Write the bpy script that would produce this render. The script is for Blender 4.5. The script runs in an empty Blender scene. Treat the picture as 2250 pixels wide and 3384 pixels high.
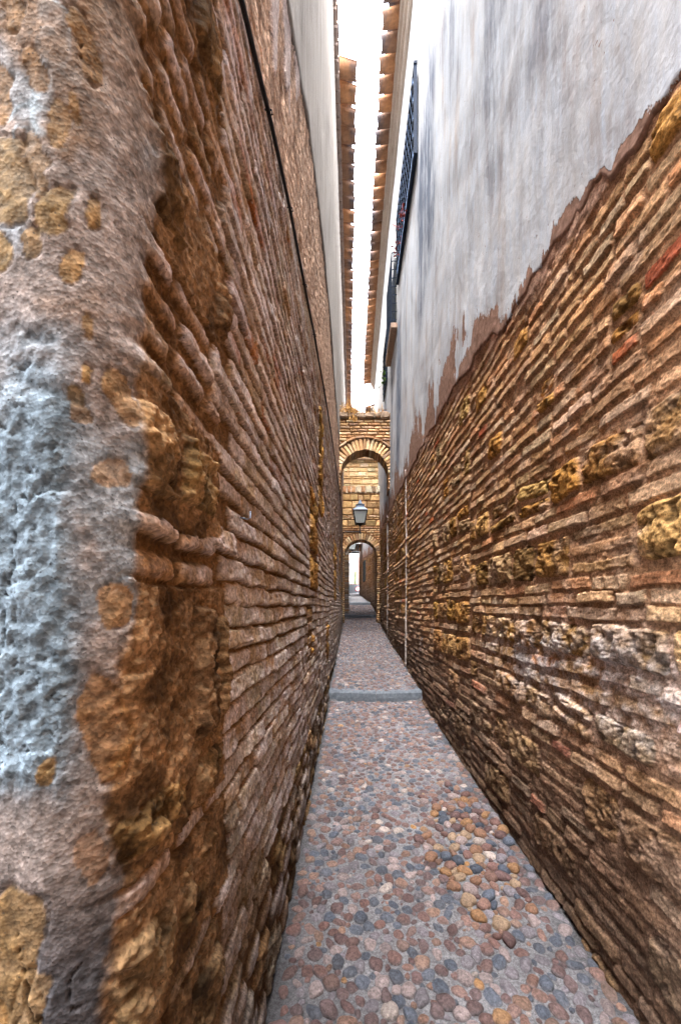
import bpy, math, random
import numpy as np

random.seed(7)
RNG = np.random.default_rng(7)
SC = bpy.context.scene
COL = SC.collection

# ------------------------------------------------------------------ colour
def lin(r, g, b):
    f = lambda c: (c / 255 / 12.92) if c / 255 <= 0.04045 else ((c / 255 + 0.055) / 1.055) ** 2.4
    return np.array([f(r), f(g), f(b)], dtype=np.float32)

# ------------------------------------------------------------------ noise
def _hash(ix, iy, seed):
    h = (ix.astype(np.int64) * 374761393 + iy.astype(np.int64) * 668265263 + seed * 144665) & 0xFFFFFFFF
    h = ((h ^ (h >> 13)) * 1274126177) & 0xFFFFFFFF
    h = h ^ (h >> 16)
    return (h & 0xFFFFFF).astype(np.float32) / float(0xFFFFFF)

def vnoise(x, y, seed=0):
    x0 = np.floor(x); y0 = np.floor(y)
    fx = (x - x0).astype(np.float32); fy = (y - y0).astype(np.float32)
    fx = fx * fx * (3 - 2 * fx); fy = fy * fy * (3 - 2 * fy)
    ix = x0.astype(np.int64); iy = y0.astype(np.int64)
    a = _hash(ix, iy, seed); b = _hash(ix + 1, iy, seed)
    c = _hash(ix, iy + 1, seed); d = _hash(ix + 1, iy + 1, seed)
    return (a * (1 - fx) + b * fx) * (1 - fy) + (c * (1 - fx) + d * fx) * fy

def fbm(x, y, octv=4, seed=0, gain=0.5):
    t = 0; a = 1.0; s = 0
    for o in range(octv):
        t = t + a * (vnoise(x, y, seed + o * 17) - 0.5); s += a
        x = x * 2.03 + 11.3; y = y * 2.03 + 5.7; a *= gain
    return t / s * 2           # about -1..1

def sstep(a, b, x):
    t = np.clip((x - a) / (b - a), 0, 1)
    return t * t * (3 - 2 * t)

# ------------------------------------------------------------------ objects
def setp(o, label=None, cat=None, group=None, kind=None):
    if label: o['label'] = label
    if cat: o['category'] = cat
    if group: o['group'] = group
    if kind: o['kind'] = kind
    return o

def empty(name, loc, label=None, cat=None, group=None):
    o = bpy.data.objects.new(name, None); COL.objects.link(o)
    o.location = loc; o.empty_display_size = 0.1
    return setp(o, label, cat, group)

def link(name, me, mat, parent=None):
    o = bpy.data.objects.new(name, me); COL.objects.link(o)
    if mat is not None and not me.materials: me.materials.append(mat)
    if parent is not None:
        o.parent = parent
        p = parent; off = np.zeros(3)
        while p is not None:
            off += np.array(p.location); p = p.parent
        o.location = (-off[0], -off[1], -off[2])     # mesh data is in world coordinates
    return o

def mesh_np(name, V, F, C=None, smooth=True):
    V = np.ascontiguousarray(V, dtype=np.float32).reshape(-1, 3)
    F = np.ascontiguousarray(F, dtype=np.int32)
    n, k = F.shape
    me = bpy.data.meshes.new(name)
    me.vertices.add(len(V)); me.vertices.foreach_set('co', V.ravel())
    me.loops.add(n * k); me.loops.foreach_set('vertex_index', F.ravel())
    me.polygons.add(n)
    me.polygons.foreach_set('loop_start', np.arange(0, n * k, k, dtype=np.int32))
    me.polygons.foreach_set('loop_total', np.full(n, k, dtype=np.int32))
    if smooth: me.polygons.foreach_set('use_smooth', np.ones(n, dtype=bool))
    if C is not None:
        a = me.attributes.new('Col', 'FLOAT_COLOR', 'POINT')
        C4 = np.ones((len(V), 4), dtype=np.float32); C4[:, :3] = C.reshape(-1, 3)
        a.data.foreach_set('color', C4.ravel())
    me.update(calc_edges=True)
    return me

def grid_faces(nu, nv, base=0, flip=False):
    i = np.arange((nu - 1))[:, None]; j = np.arange(nv - 1)[None, :]
    a = (i * nv + j + base).ravel()
    f = np.stack([a, a + nv, a + nv + 1, a + 1], 1)
    return f[:, ::-1] if flip else f

class MB:
    """collects polygons for one mesh"""
    def __init__(s): s.v = []; s.f = []; s.c = []
    def add(s, vs, fs, col=None):
        b = len(s.v); s.v += [tuple(map(float, v)) for v in vs]
        s.f += [tuple(i + b for i in f) for f in fs]
        s.c += [tuple(col) if col is not None else (1, 1, 1)] * len(vs)
    def box(s, c, h, R=None, col=None, jit=0.0, taper=1.0):
        pts = []
        for z in (-1, 1):
            k = 1.0 if z < 0 else taper
            for x, y in ((-1, -1), (1, -1), (1, 1), (-1, 1)):
                p = np.array([x * h[0] * k, y * h[1] * k, z * h[2]]) + np.array([random.uniform(-jit, jit) for _ in range(3)])
                if R is not None: p = R @ p
                pts.append(p + np.array(c))
        s.add(pts, [(3, 2, 1, 0), (4, 5, 6, 7), (0, 1, 5, 4), (1, 2, 6, 5), (2, 3, 7, 6), (3, 0, 4, 7)], col)
    def rbox(s, c, h, bev, R=None, col=None, jit=0.0):
        """box with chamfered edges (front silhouettes soften)"""
        pts = []; 
        for sx in (-1, 1):
            for sy in (-1, 1):
                for sz in (-1, 1):
                    j = np.array([random.uniform(-jit, jit) for _ in range(3)])
                    for ax in range(3):
                        p = np.array([sx * h[0], sy * h[1], sz * h[2]], float)
                        for k in range(3):
                            if k != ax: p[k] -= np.sign(p[k]) * bev
                        p += j
                        if R is not None: p = R @ p
                        pts.append(p + np.array(c))
        idx = lambda sx, sy, sz, ax: (((sx > 0) * 4 + (sy > 0) * 2 + (sz > 0)) * 3 + ax)
        fs = []
        # main faces
        for ax in range(3):
            for sg in (-1, 1):
                o = [(-1, -1), (1, -1), (1, 1), (-1, 1)]
                q = []
                for a, b in o:
                    t = [0, 0, 0]; t[ax] = sg; t[(ax + 1) % 3] = a; t[(ax + 2) % 3] = b
                    q.append(idx(*t, ax))
                fs.append(tuple(q if sg > 0 else q[::-1]))
        # edges
        for ax in range(3):
            b, cx = (ax + 1) % 3, (ax + 2) % 3
            for sb in (-1, 1):
                for sc_ in (-1, 1):
                    t0 = [0, 0, 0]; t1 = [0, 0, 0]
                    t0[ax] = -1; t1[ax] = 1
                    t0[b] = t1[b] = sb; t0[cx] = t1[cx] = sc_
                    fs.append((idx(*t0, b), idx(*t1, b), idx(*t1, cx), idx(*t0, cx)))
        for sx in (-1, 1):
            for sy in (-1, 1):
                for sz in (-1, 1):
                    fs.append((idx(sx, sy, sz, 0), idx(sx, sy, sz, 1), idx(sx, sy, sz, 2)))
        s.add(pts, fs, col)
    def tube(s, pts, r, n=8, col=None, cap=True):
        pts = [np.array(p, float) for p in pts]; rings = []
        rr = r if hasattr(r, '__len__') else [r] * len(pts)
        for i, p in enumerate(pts):
            a = pts[max(0, i - 1)]; b = pts[min(len(pts) - 1, i + 1)]
            d = (b - a) / (np.linalg.norm(b - a) + 1e-9)
            u = np.array([0, 0, 1.0]) if abs(d[2]) < 0.9 else np.array([1.0, 0, 0])
            x = np.cross(d, u); x /= np.linalg.norm(x); y = np.cross(d, x)
            rings.append([p + rr[i] * (math.cos(t) * x + math.sin(t) * y) for t in np.linspace(0, 2 * math.pi, n, endpoint=False)])
        fs = []
        for i in range(len(pts) - 1):
            for k in range(n):
                fs.append((i * n + k, i * n + (k + 1) % n, (i + 1) * n + (k + 1) % n, (i + 1) * n + k))
        if cap:
            fs.append(tuple(range(n))[::-1]); fs.append(tuple((len(pts) - 1) * n + k for k in range(n)))
        s.add([q for r_ in rings for q in r_], fs, col)
    def lathe(s, c, prof, n=16, col=None, rot=0.0):
        vs = []; fs = []
        for r, z in prof:
            for k in range(n):
                a = 2 * math.pi * k / n + rot
                vs.append((c[0] + r * math.cos(a), c[1] + r * math.sin(a), c[2] + z))
        for i in range(len(prof) - 1):
            for k in range(n):
                fs.append((i * n + k, i * n + (k + 1) % n, (i + 1) * n + (k + 1) % n, (i + 1) * n + k))
        s.add(vs, fs, col)
    def mesh(s, name, smooth=False):
        me = bpy.data.meshes.new(name); me.from_pydata(s.v, [], s.f)
        a = me.attributes.new('Col', 'FLOAT_COLOR', 'POINT')
        C4 = np.ones((len(s.v), 4), dtype=np.float32)
        if s.c: C4[:, :3] = np.array(s.c)
        a.data.foreach_set('color', C4.ravel())
        if smooth: me.polygons.foreach_set('use_smooth', np.ones(len(me.polygons), dtype=bool))
        me.update()
        return me
    def build(s, name, mat, parent=None, smooth=False):
        return link(name, s.mesh(name, smooth), mat, parent)

def rotz(a): c, s = math.cos(a), math.sin(a); return np.array([[c, -s, 0], [s, c, 0], [0, 0, 1.0]])
def roty(a): c, s = math.cos(a), math.sin(a); return np.array([[c, 0, s], [0, 1, 0], [-s, 0, c]])
def rotx(a): c, s = math.cos(a), math.sin(a); return np.array([[1, 0, 0], [0, c, -s], [0, s, c]])

# ------------------------------------------------------------------ materials
def nt(name):
    m = bpy.data.materials.new(name); m.use_nodes = True
    t = m.node_tree; b = t.nodes['Principled BSDF']
    b.inputs['Specular IOR Level'].default_value = 0.15
    return m, t, b
def N(t, typ, **kw):
    n = t.nodes.new(typ)
    for k, v in kw.items():
        if k.startswith('i_'): n.inputs[k[2:].replace('_', ' ')].default_value = v
        else: setattr(n, k, v)
    return n
def L(t, a, b): t.links.new(a, b)
def mapped(t, scale, coord='Object'):
    tc = N(t, 'ShaderNodeTexCoord'); mp = N(t, 'ShaderNodeMapping')
    mp.inputs['Scale'].default_value = scale
    L(t, tc.outputs[coord], mp.inputs['Vector']); return mp.outputs['Vector']
def noise(t, vec, scale, detail=6, rough=0.6):
    n = N(t, 'ShaderNodeTexNoise'); n.inputs['Scale'].default_value = scale
    n.inputs['Detail'].default_value = detail; n.inputs['Roughness'].default_value = rough
    if vec is not None: L(t, vec, n.inputs['Vector'])
    return n.outputs['Fac']
def maprange(t, fac, a, b, c, d):
    n = N(t, 'ShaderNodeMapRange'); L(t, fac, n.inputs[0])
    for i, v in enumerate((a, b, c, d)): n.inputs[i + 1].default_value = v
    return n.outputs[0]
def mixc(t, fac, a, b, mode='MIX'):
    n = N(t, 'ShaderNodeMix', data_type='RGBA', blend_type=mode)
    for sock, v in ((n.inputs[0], fac), (n.inputs[6], a), (n.inputs[7], b)):
        if hasattr(v, 'links'): L(t, v, sock)
        elif isinstance(v, (int, float)): sock.default_value = v
        else: sock.default_value = (*[float(x) for x in v], 1)
    return n.outputs[2]
def mul(t, a, b):
    n = N(t, 'ShaderNodeMath', operation='MULTIPLY')
    for s, v in ((n.inputs[0], a), (n.inputs[1], b)):
        if hasattr(v, 'links'): L(t, v, s)
        else: s.default_value = v
    return n.outputs[0]
def add(t, a, b, op='ADD'):
    n = N(t, 'ShaderNodeMath', operation=op)
    for s, v in ((n.inputs[0], a), (n.inputs[1], b)):
        if hasattr(v, 'links'): L(t, v, s)
        else: s.default_value = v
    return n.outputs[0]
def bump(t, b, h, dist=0.004, strength=1.0):
    n = N(t, 'ShaderNodeBump'); n.inputs['Distance'].default_value = dist; n.inputs['Strength'].default_value = strength
    L(t, h, n.inputs['Height']); L(t, n.outputs[0], b.inputs['Normal'])

def mat_attr(name, var=0.45, fine=260.0, bdist=0.003, rough=0.92, speck=True):
    """vertex colour broken up by grains and blotches, fine grain relief"""
    m, t, b = nt(name)
    at = N(t, 'ShaderNodeAttribute', attribute_name='Col')
    v = mapped(t, (1, 1, 1))
    n1 = noise(t, v, 11, 4); n2 = noise(t, v, 85, 2.5, .55)
    vo2 = N(t, 'ShaderNodeTexVoronoi'); vo2.inputs['Scale'].default_value = fine; L(t, v, vo2.inputs['Vector'])
    gr = N(t, 'ShaderNodeSeparateColor'); L(t, vo2.outputs['Color'], gr.inputs[0])
    k = mul(t, maprange(t, n1, .3, .7, 1 - var * .45, 1 + var * .4), maprange(t, n2, .34, .66, 1 - var * .6, 1 + var * .6))
    k = mul(t, k, maprange(t, gr.outputs[0], 0, 1, 1 - var * .5, 1 + var * .5))
    c = mixc(t, 1.0, at.outputs['Color'], k, 'MULTIPLY')
    if speck:
        vo = N(t, 'ShaderNodeTexVoronoi'); vo.inputs['Scale'].default_value = 130
        L(t, v, vo.inputs['Vector'])
        sp = mul(t, maprange(t, vo.outputs['Distance'], .12, .2, 1, 0), maprange(t, noise(t, v, 22, 2), .5, .62, 0, .75))
        c = mixc(t, sp, c, (0.03, 0.03, 0.03))
    L(t, c, b.inputs['Base Color']); b.inputs['Roughness'].default_value = rough
    h = add(t, mul(t, n2, 1.2), mul(t, vo2.outputs['Distance'], .8))
    bump(t, b, h, bdist, .7)
    return m

M_MASON = mat_attr('masonry', .6, 210, .0012)
M_PATH = mat_attr('path_mortar', .5, 300, .002)
M_PEB = mat_attr('river_pebble', .42, 200, .0012, .7, False)
M_ARCH = mat_attr('arch_brick', .5, 120, .008, .92, False)

def mat_plaster_right():
    m, t, b = nt('weathered_white_plaster')
    at = N(t, 'ShaderNodeAttribute', attribute_name='Col')   # r: height above the peeled edge, g: stain strength, b: whiteness
    sp = N(t, 'ShaderNodeSeparateColor'); L(t, at.outputs['Color'], sp.inputs[0])
    d, stain, white = sp.outputs[0], sp.outputs[1], sp.outputs[2]
    vs = mapped(t, (1, 1, .16)); v = mapped(t, (1, 1, 1)); vm = mapped(t, (1, 1.0, .42))
    s1 = noise(t, vs, 5.5, 8, .68); s2 = noise(t, vs, 17, 6, .7); s3 = noise(t, v, 2.0, 5)
    g1 = noise(t, v, 90, 6, .65); g2 = noise(t, v, 25, 5)
    base = mixc(t, maprange(t, s2, .3, .7, 0, 1), lin(182, 195, 212), lin(220, 221, 222))
    base = mixc(t, white, base, lin(206, 206, 205))
    warm = mixc(t, mul(t, maprange(t, s1, .52, .72, 0, .7), maprange(t, white, 0, 1, 1, 0)), base, lin(196, 170, 145))
    gs = add(t, mul(t, s2, .55), mul(t, s1, .65))
    st = mul(t, maprange(t, gs, .5, .7, 0, 1), maprange(t, s3, .35, .6, 0.15, 1))
    st = add(t, mul(t, st, .55), mul(t, stain, maprange(t, gs, .4, .66, .15, 1.15)), 'ADD')
    st = mul(t, st, maprange(t, white, 0, 1, 1, .15))
    st2 = N(t, 'ShaderNodeClamp'); L(t, st, st2.inputs[0])
    c = mixc(t, st2.outputs[0], warm, lin(92, 104, 124))
    c = mixc(t, maprange(t, g1, .3, .7, .25, 0), c, lin(120, 116, 118))
    # peeling: threshold d + noise
    pn = add(t, mul(t, add(t, noise(t, vm, 3.2, 8, .62), -.5), 1.5), mul(t, add(t, noise(t, vm, 15, 5, .6), -.5), .3))
    pe = maprange(t, add(t, d, pn), .232, .25, 1, 0)
    bare = mixc(t, maprange(t, g2, .3, .7, 0, 1), lin(112, 84, 70), lin(168, 134, 118))
    bare = mixc(t, maprange(t, g1, .35, .65, .35, 0), bare, lin(70, 50, 40))
    c = mixc(t, pe, c, bare)
    # pits and small flakes
    vo = noise(t, v, 42, 3, .5)
    fl = mul(t, maprange(t, vo, .69, .71, 0, 1), maprange(t, noise(t, vm, 1.6, 3), .48, .6, 0, 1))
    c = mixc(t, fl, c, lin(120, 88, 76))
    L(t, c, b.inputs['Base Color']); b.inputs['Roughness'].default_value = .9
    h = add(t, mul(t, g1, .55), mul(t, g2, 1.5)); h = add(t, h, mul(t, pe, -1.6)); h = add(t, h, mul(t, fl, -1.0))
    h = add(t, h, mul(t, noise(t, v, 9, 3), 2.2))
    bump(t, b, h, .0018)
    return m
M_PLR = mat_plaster_right()

def mat_plaster_left():
    m, t, b = nt('pale_lime_plaster')
    at = N(t, 'ShaderNodeAttribute', attribute_name='Col')
    vs = mapped(t, (1, 1, .1)); v = mapped(t, (1, 1, 1))
    s1 = noise(t, vs, 9, 7, .7); s2 = noise(t, vs, 40, 5, .7); g1 = noise(t, v, 60, 5)
    c = mixc(t, maprange(t, s1, .3, .7, 0, 1), lin(134, 128, 122), lin(178, 172, 165))
    c = mixc(t, maprange(t, s2, .5, .75, 0, .5), c, lin(140, 130, 125))
    c = mixc(t, 1.0, c, at.outputs['Color'], 'MULTIPLY')
    L(t, c, b.inputs['Base Color']); b.inputs['Roughness'].default_value = .9
    bump(t, b, add(t, mul(t, g1, 1.0), mul(t, s1, 1.5)), .005)
    return m
M_PLL = mat_plaster_left()

def mat_simple(name, c1, c2, scale=8, rough=.85, bd=.002, metal=0.0, rnd=0.0, stretch=(1, 1, 1)):
    m, t, b = nt(name)
    v = mapped(t, stretch)
    n1 = noise(t, v, scale, 6, .65); n2 = noise(t, v, scale * 9, 4)
    f = add(t, mul(t, maprange(t, n1, .3, .7, 0, 1), .65), mul(t, maprange(t, n2, .3, .7, 0, 1), .35))
    c = mixc(t, f, c1, c2)
    if rnd:
        oi = N(t, 'ShaderNodeObjectInfo')
        k = maprange(t, oi.outputs['Random'], 0, 1, 1 - rnd, 1 + rnd)
        c = mixc(t, 1.0, c, k, 'MULTIPLY')
    L(t, c, b.inputs['Base Color']); b.inputs['Roughness'].default_value = rough; b.inputs['Metallic'].default_value = metal
    if metal > 0 or rough < .6: b.inputs['Specular IOR Level'].default_value = .5
    bump(t, b, n2, bd)
    return m
def mat_tile():
    m, t, b = nt('old_clay_tile')
    v = mapped(t, (1, 1, 1)); n1 = noise(t, v, 7, 6); n2 = noise(t, v, 50, 5)
    oi = N(t, 'ShaderNodeObjectInfo'); rn = oi.outputs['Random']
    tc = N(t, 'ShaderNodeTexCoord'); sx = N(t, 'ShaderNodeSeparateXYZ'); L(t, tc.outputs['Object'], sx.inputs[0])
    base = mixc(t, maprange(t, rn, 0, 1, 0, 1), lin(120, 92, 74), lin(178, 126, 84))
    base = mixc(t, maprange(t, n2, .3, .7, .4, 0), base, lin(70, 56, 50))
    pat = maprange(t, add(t, sx.outputs[0], mul(t, n1, .5)), .66, .78, 0, .85)
    pat = mul(t, pat, maprange(t, rn, 0, 1, 1, .55))
    c = mixc(t, pat, base, lin(60, 60, 66))
    L(t, c, b.inputs['Base Color']); b.inputs['Roughness'].default_value = .9
    bump(t, b, n2, .004); return m
M_TILE = mat_tile()
M_TILEG = mat_simple('lichened_eave_brick', lin(112, 104, 104), lin(150, 128, 112), 12, .9, .004)
M_CORN = mat_simple('cream_cornice', lin(160, 146, 134), lin(190, 178, 166), 5, .9, .003)
M_IRON = mat_simple('dark_blue_iron', lin(22, 30, 44), lin(36, 48, 66), 30, .85, .001)
M_IRONL = mat_simple('skylit_flat_bars', lin(92, 114, 150), lin(120, 146, 182), 30, .85, .001)  # lighter copy of the dark iron, sky light put into the colour
M_IRONB = mat_simple('black_iron', lin(14, 16, 20), lin(32, 36, 42), 30, .5, .001)
M_CABLE = mat_simple('black_cable', lin(16, 16, 18), lin(30, 30, 34), 30, .6, .001)
M_STONE = mat_simple('grey_kerb_granite', lin(62, 70, 80), lin(108, 114, 122), 24, .8, .003)
M_COPE = mat_simple('lichened_coping', lin(120, 105, 92), lin(186, 160, 135), 10, .95, .01)
M_WHITE = mat_simple('lime_white', lin(96, 96, 95), lin(112, 112, 110), 3, .9, .002)
M_GREYW = mat_simple('grey_render', lin(66, 70, 76), lin(84, 88, 93), 10, .9, .003)
M_ZINC = mat_simple('lantern_roof', lin(84, 98, 118), lin(120, 136, 158), 16, .45, .001, .3)
M_RUST = mat_simple('rusty_mesh_wire', lin(70, 44, 38), lin(100, 66, 56), 30, .8, .001)
M_WOOD = mat_simple('dark_shutter', lin(28, 32, 34), lin(44, 50, 52), 20, .8, .002)
M_STRAW = mat_simple('dry_straw', lin(150, 110, 60), lin(206, 160, 100), 30, .9, .001, rnd=.2)
M_GREEN = mat_simple('green_leaf', lin(60, 96, 40), lin(110, 150, 60), 30, .7, .001)
M_CYP = mat_simple('cypress_leaf', lin(50, 90, 40), lin(90, 140, 60), 14, .8, .001)
M_REDLEAF = mat_simple('red_leaf', lin(110, 40, 40), lin(160, 74, 66), 30, .7, .001)
M_SLAB = mat_simple('clay_sill', lin(120, 100, 88), lin(160, 136, 118), 14, .9, .003)
M_RED = mat_simple('sign_red', lin(170, 26, 30), lin(190, 36, 38), 20, .5, .0005)
M_SIGNW = mat_simple('sign_white', lin(214, 216, 220), lin(230, 232, 234), 10, .5, .0005)
M_SIGNK = mat_simple('sign_black', lin(16, 16, 18), lin(24, 24, 26), 10, .5, .0005)
M_GROUND = mat_simple('street_ground', lin(110, 100, 92), lin(140, 128, 118), 4, .95, .004)
M_PIPE = mat_simple('mortared_conduit', lin(140, 128, 124), lin(180, 172, 168), 14, .9, .004)
def mat_glass():
    m, t, b = nt('frosted_lantern_glass')
    v = mapped(t, (1, 1, .3)); n1 = noise(t, v, 9, 4)
    L(t, mixc(t, n1, lin(150, 165, 172), lin(186, 192, 190)), b.inputs['Base Color'])
    b.inputs['Roughness'].default_value = .3; b.inputs['Transmission Weight'].default_value = .35
    b.inputs['Specular IOR Level'].default_value = .5
    return m
M_GLASS = mat_glass()

# ------------------------------------------------------------------ plan of the alley
EYE = 1.5
FLOOR_Y = [-6, 0.0, 5.0, 5.03, 14.0, 14.03, 19.0, 19.03, 28.0, 40]
FLOOR_Z = [-0.02, 0.0, 0.29, 0.41, 1.09, 1.20, 1.58, 1.69, 2.46, 2.5]
def floor_z(y): return np.interp(y, FLOOR_Y, FLOOR_Z)
LX_Y = [-5, 0.5, 5.2, 14.0, 18.0, 24.0, 30]
LX_X = [-.31, -.31, -.315, -.33, -.33, -.33, -.33]
RX_Y = [-5, 0.8, 2.2, 3.6, 5.3, 9.0, 14.0, 18.5, 20.5, 23.0, 26.0, 30]
RX_X = [1.1, 1.0, .955, .92, .885, .86, .875, .93, .76, .62, .48, .46]
def lx(y): return np.interp(y, LX_Y, LX_X)
def rx(y): return np.interp(y, RX_Y, RX_X)

R_C = 0.09; YC = 0.59; FACE_Y = YC - R_C
def plan_left(s):
    s = np.asarray(s, float)
    X = np.zeros_like(s); Y = np.zeros_like(s); nx = np.zeros_like(s); ny = np.zeros_like(s)
    a = s >= YC
    X[a] = lx(s[a]); Y[a] = s[a]; nx[a] = 1
    arc0 = YC - R_C * math.pi / 2
    m = (s < YC) & (s >= arc0)
    th = (YC - s[m]) / R_C                      # 0 at alley, pi/2 at face
    X[m] = -.31 - R_C + R_C * np.cos(th); Y[m] = YC - R_C * np.sin(th)
    nx[m] = np.cos(th); ny[m] = -np.sin(th)
    f = s < arc0
    X[f] = -.31 - R_C - (arc0 - s[f]); Y[f] = FACE_Y; ny[f] = -1
    return X, Y, nx, ny
def plan_right(s):
    s = np.asarray(s, float); X = rx(s)
    return X, s.copy(), -np.ones_like(s), np.zeros_like(s)

def axis(*segs):
    """segs: (start, end, step fn or float) -> 1-D samples"""
    out = [segs[0][0]]
    for a, b, st in segs:
        x = out[-1]
        while x < b - 1e-6:
            x = min(b, x + (st(x) if callable(st) else st)); out.append(x)
    return np.array(out)

# ------------------------------------------------------------------ masonry height fields
class Field:
    def __init__(f, s, z, seed, warp=0.006):
        f.s = s; f.z = z; f.S, f.Z = np.meshgrid(s, z, indexing='ij')
        f.S = f.S.astype(np.float32); f.Z = f.Z.astype(np.float32)
        f.seed = seed
        f.w1 = (fbm(f.S * 9, f.Z * 14, 3, seed + 1) * warp * 2 + fbm(f.S * 55, f.Z * 55, 2, seed + 5) * warp).astype(np.float32)
        f.w2 = (fbm(f.S * 7, f.Z * 9, 3, seed + 2) * warp * 2 + fbm(f.S * 50, f.Z * 50, 3, seed + 6) * warp * .9).astype(np.float32)
        f.H = np.zeros_like(f.S); f.C = np.zeros(f.S.shape + (3,), np.float32)
        f.K = np.zeros_like(f.S)            # 0 mortar, 1 brick, 2 stone
    def unit(f, s0, z0, a, b, h0, col, kind, r=0.008, edge=0.01, rot=0.0, dome=0.0, under=0.0):
        pad = 0.03
        i0, i1 = np.searchsorted(f.s, (s0 - a - pad, s0 + a + pad)); j0, j1 = np.searchsorted(f.z, (z0 - b - pad, z0 + b + pad))
        if i1 - i0 < 1 or j1 - j0 < 1: return
        sl = np.s_[i0:i1, j0:j1]
        u = f.S[sl] + f.w1[sl] - s0; v = f.Z[sl] + f.w2[sl] - z0
        if rot: u, v = u * math.cos(rot) + v * math.sin(rot), -u * math.sin(rot) + v * math.cos(rot)
        qx = np.abs(u) - a + r; qz = np.abs(v) - b + r
        d = np.hypot(np.maximum(qx, 0), np.maximum(qz, 0)) + np.minimum(np.maximum(qx, qz), 0) - r
        p = sstep(0, edge, -d)
        h = h0 * p
        if dome: h = h * (1 + dome * (1 - (u / a) ** 2) * (1 - np.clip(v / b, -1, 1) ** 2))
        if under: h = h * (1 - under * np.clip(v / b, -1, 1))      # lower edge leans out / top tucked in
        m = (h > f.H[sl]) & (p > .02)
        f.H[sl][m] = h[m]
        wgt = np.clip(p * 1.6, 0, 1)[..., None]
        cc = f.C[sl]; cc[m] = (cc * (1 - wgt) + np.asarray(col, np.float32) * wgt)[m]
        k = f.K[sl]; k[m & (p > .3)] = kind

def cj(c, j=.18, hue=.06):
    c = np.array(c) * (1 + random.uniform(-j, j))
    return np.clip(c * np.array([1 + random.uniform(-hue, hue), 1, 1 + random.uniform(-hue, hue)]), 0, 1)

def wavez(s, z, amp=.008): return amp * (math.sin(s * 2.1 + z * 5) + .6 * math.sin(s * 5.3 + z * 11))

def brick_row(f, s0, s1, z, thick, cols, h=.014, lo=.16, hi=.29, gap=(.006, .02), wav=.006, under=.0, edge=.009, skip=0.03, jitter=.004):
    s = s0 + random.uniform(0, .1) * 0
    while s < s1:
        ln = min(random.uniform(lo, hi), s1 - s)
        if ln > .03 and random.random() > skip:
            zz = z + wavez(s + ln / 2, z, wav) + random.uniform(-jitter, jitter)
            # split along the wave so that long bricks follow it
            f.unit(s + ln / 2, zz, ln / 2, thick / 2 * random.uniform(.88, 1.12), h * random.uniform(.65, 1.25), cj(random.choice(cols)), 1,
                   r=.006, edge=edge, rot=random.uniform(-.03, .03), under=under)
        if s + ln >= s1 - 1e-4: break
        s += ln + random.uniform(*gap)

def stone_band(f, s0, s1, z0, z1, cols, h=.03, lo=.1, hi=.27, fill_cols=None):
    s = s0; H = z1 - z0
    while s < s1:
        w = min(random.uniform(lo, hi), s1 - s)
        if w > .05:
            k = random.random()
            if k < .68:
                f.unit(s + w / 2, (z0 + z1) / 2 + random.uniform(-.01, .01), w / 2, H / 2 * random.uniform(.8, .97), h * random.uniform(.7, 1.3), cj(random.choice(cols), .25), 2,
                       r=min(w, H) * random.uniform(.08, .3), edge=.018, rot=random.uniform(-.08, .08), dome=.3)
            elif k < .85:
                m = random.uniform(.4, .6)
                for a, b in ((0, m), (m, 1)):
                    f.unit(s + w / 2 + random.uniform(-.01, .01), z0 + H * (a + b) / 2, w / 2 * random.uniform(.8, 1), H * (b - a) / 2 * .88, h * random.uniform(.5, 1.1), cj(random.choice(cols), .25), 2,
                           r=.03, edge=.022, rot=random.uniform(-.15, .15), dome=.3)
            else:
                n = max(2, int(H / .065))
                for q in range(n):
                    f.unit(s + w / 2, z0 + H * (q + .5) / n, w / 2, H / n * .36, h * .5, cj(random.choice(fill_cols or cols)), 1, r=.008, edge=.01)
        s += w + random.uniform(.004, .02)

def finish(f, mortar, mortar_dark, amp_m=.0035, amp_b=.003, amp_s=.012, col_dark=.55):
    S, Z, sd = f.S, f.Z, f.seed
    n_lo = fbm(S * 6, Z * 6, 4, sd + 20); n_md = fbm(S * 30, Z * 30, 4, sd + 21); n_hi = fbm(S * 95, Z * 95, 3, sd + 22)
    pit = np.clip(fbm(S * 26, Z * 26, 3, sd + 30) - .12, 0, 1)
    isM = (f.K == 0); isB = (f.K == 1); isS = (f.K == 2)
    H = f.H + n_lo * .004
    H = H + np.where(isM, amp_m, 0) * (n_md + .6 * n_hi) + np.where(isB, amp_b, 0) * (n_md + .8 * n_hi)
    n_bl = fbm(S * 13, Z * 14, 3, sd + 33)
    H = H + np.where(isS, amp_s, 0) * (1.0 * n_bl + n_md * .5 + .4 * n_hi) - np.where(isS, amp_s * 2.6, 0) * pit
    mk = np.where(isM, 1.0, 0.0)[..., None]
    mc = mortar[None, None] * (1 + .25 * n_md[..., None]) 
    mc = mc * (1 - sstep(.0, .7, -n_lo)[..., None]) + mortar_dark[None, None] * sstep(.0, .7, -n_lo)[..., None]
    C = f.C * (1 - mk) + mc * mk
    C = C * (1 + .22 * n_md[..., None] + .14 * n_hi[..., None])
    C = C * (1 - np.where(isS, np.clip(pit * 2.2, 0, .6), 0)[..., None])
    C = C * np.array([1.03, .97, .86], np.float32)
    f.H = H; f.C = np.clip(C, .004, .95)
    f.n_lo, f.n_md, f.n_hi = n_lo, n_md, n_hi

def field_mesh(f, plan, flip, extra=None):
    X, Y, nx, ny = plan(f.s)
    if f.s[-1] > 6: f.H = f.H * np.interp(f.s, [5.1, 7.0], [.5, 1.0])[:, None].astype(np.float32)
    if f.s[-1] < 6: f.H[-1] = -.03
    else: f.H[0] = -.03
    V = np.empty(f.S.shape + (3,), np.float32)
    V[..., 0] = X[:, None] + nx[:, None] * f.H; V[..., 1] = Y[:, None] + ny[:, None] * f.H; V[..., 2] = f.Z
    return V

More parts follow.
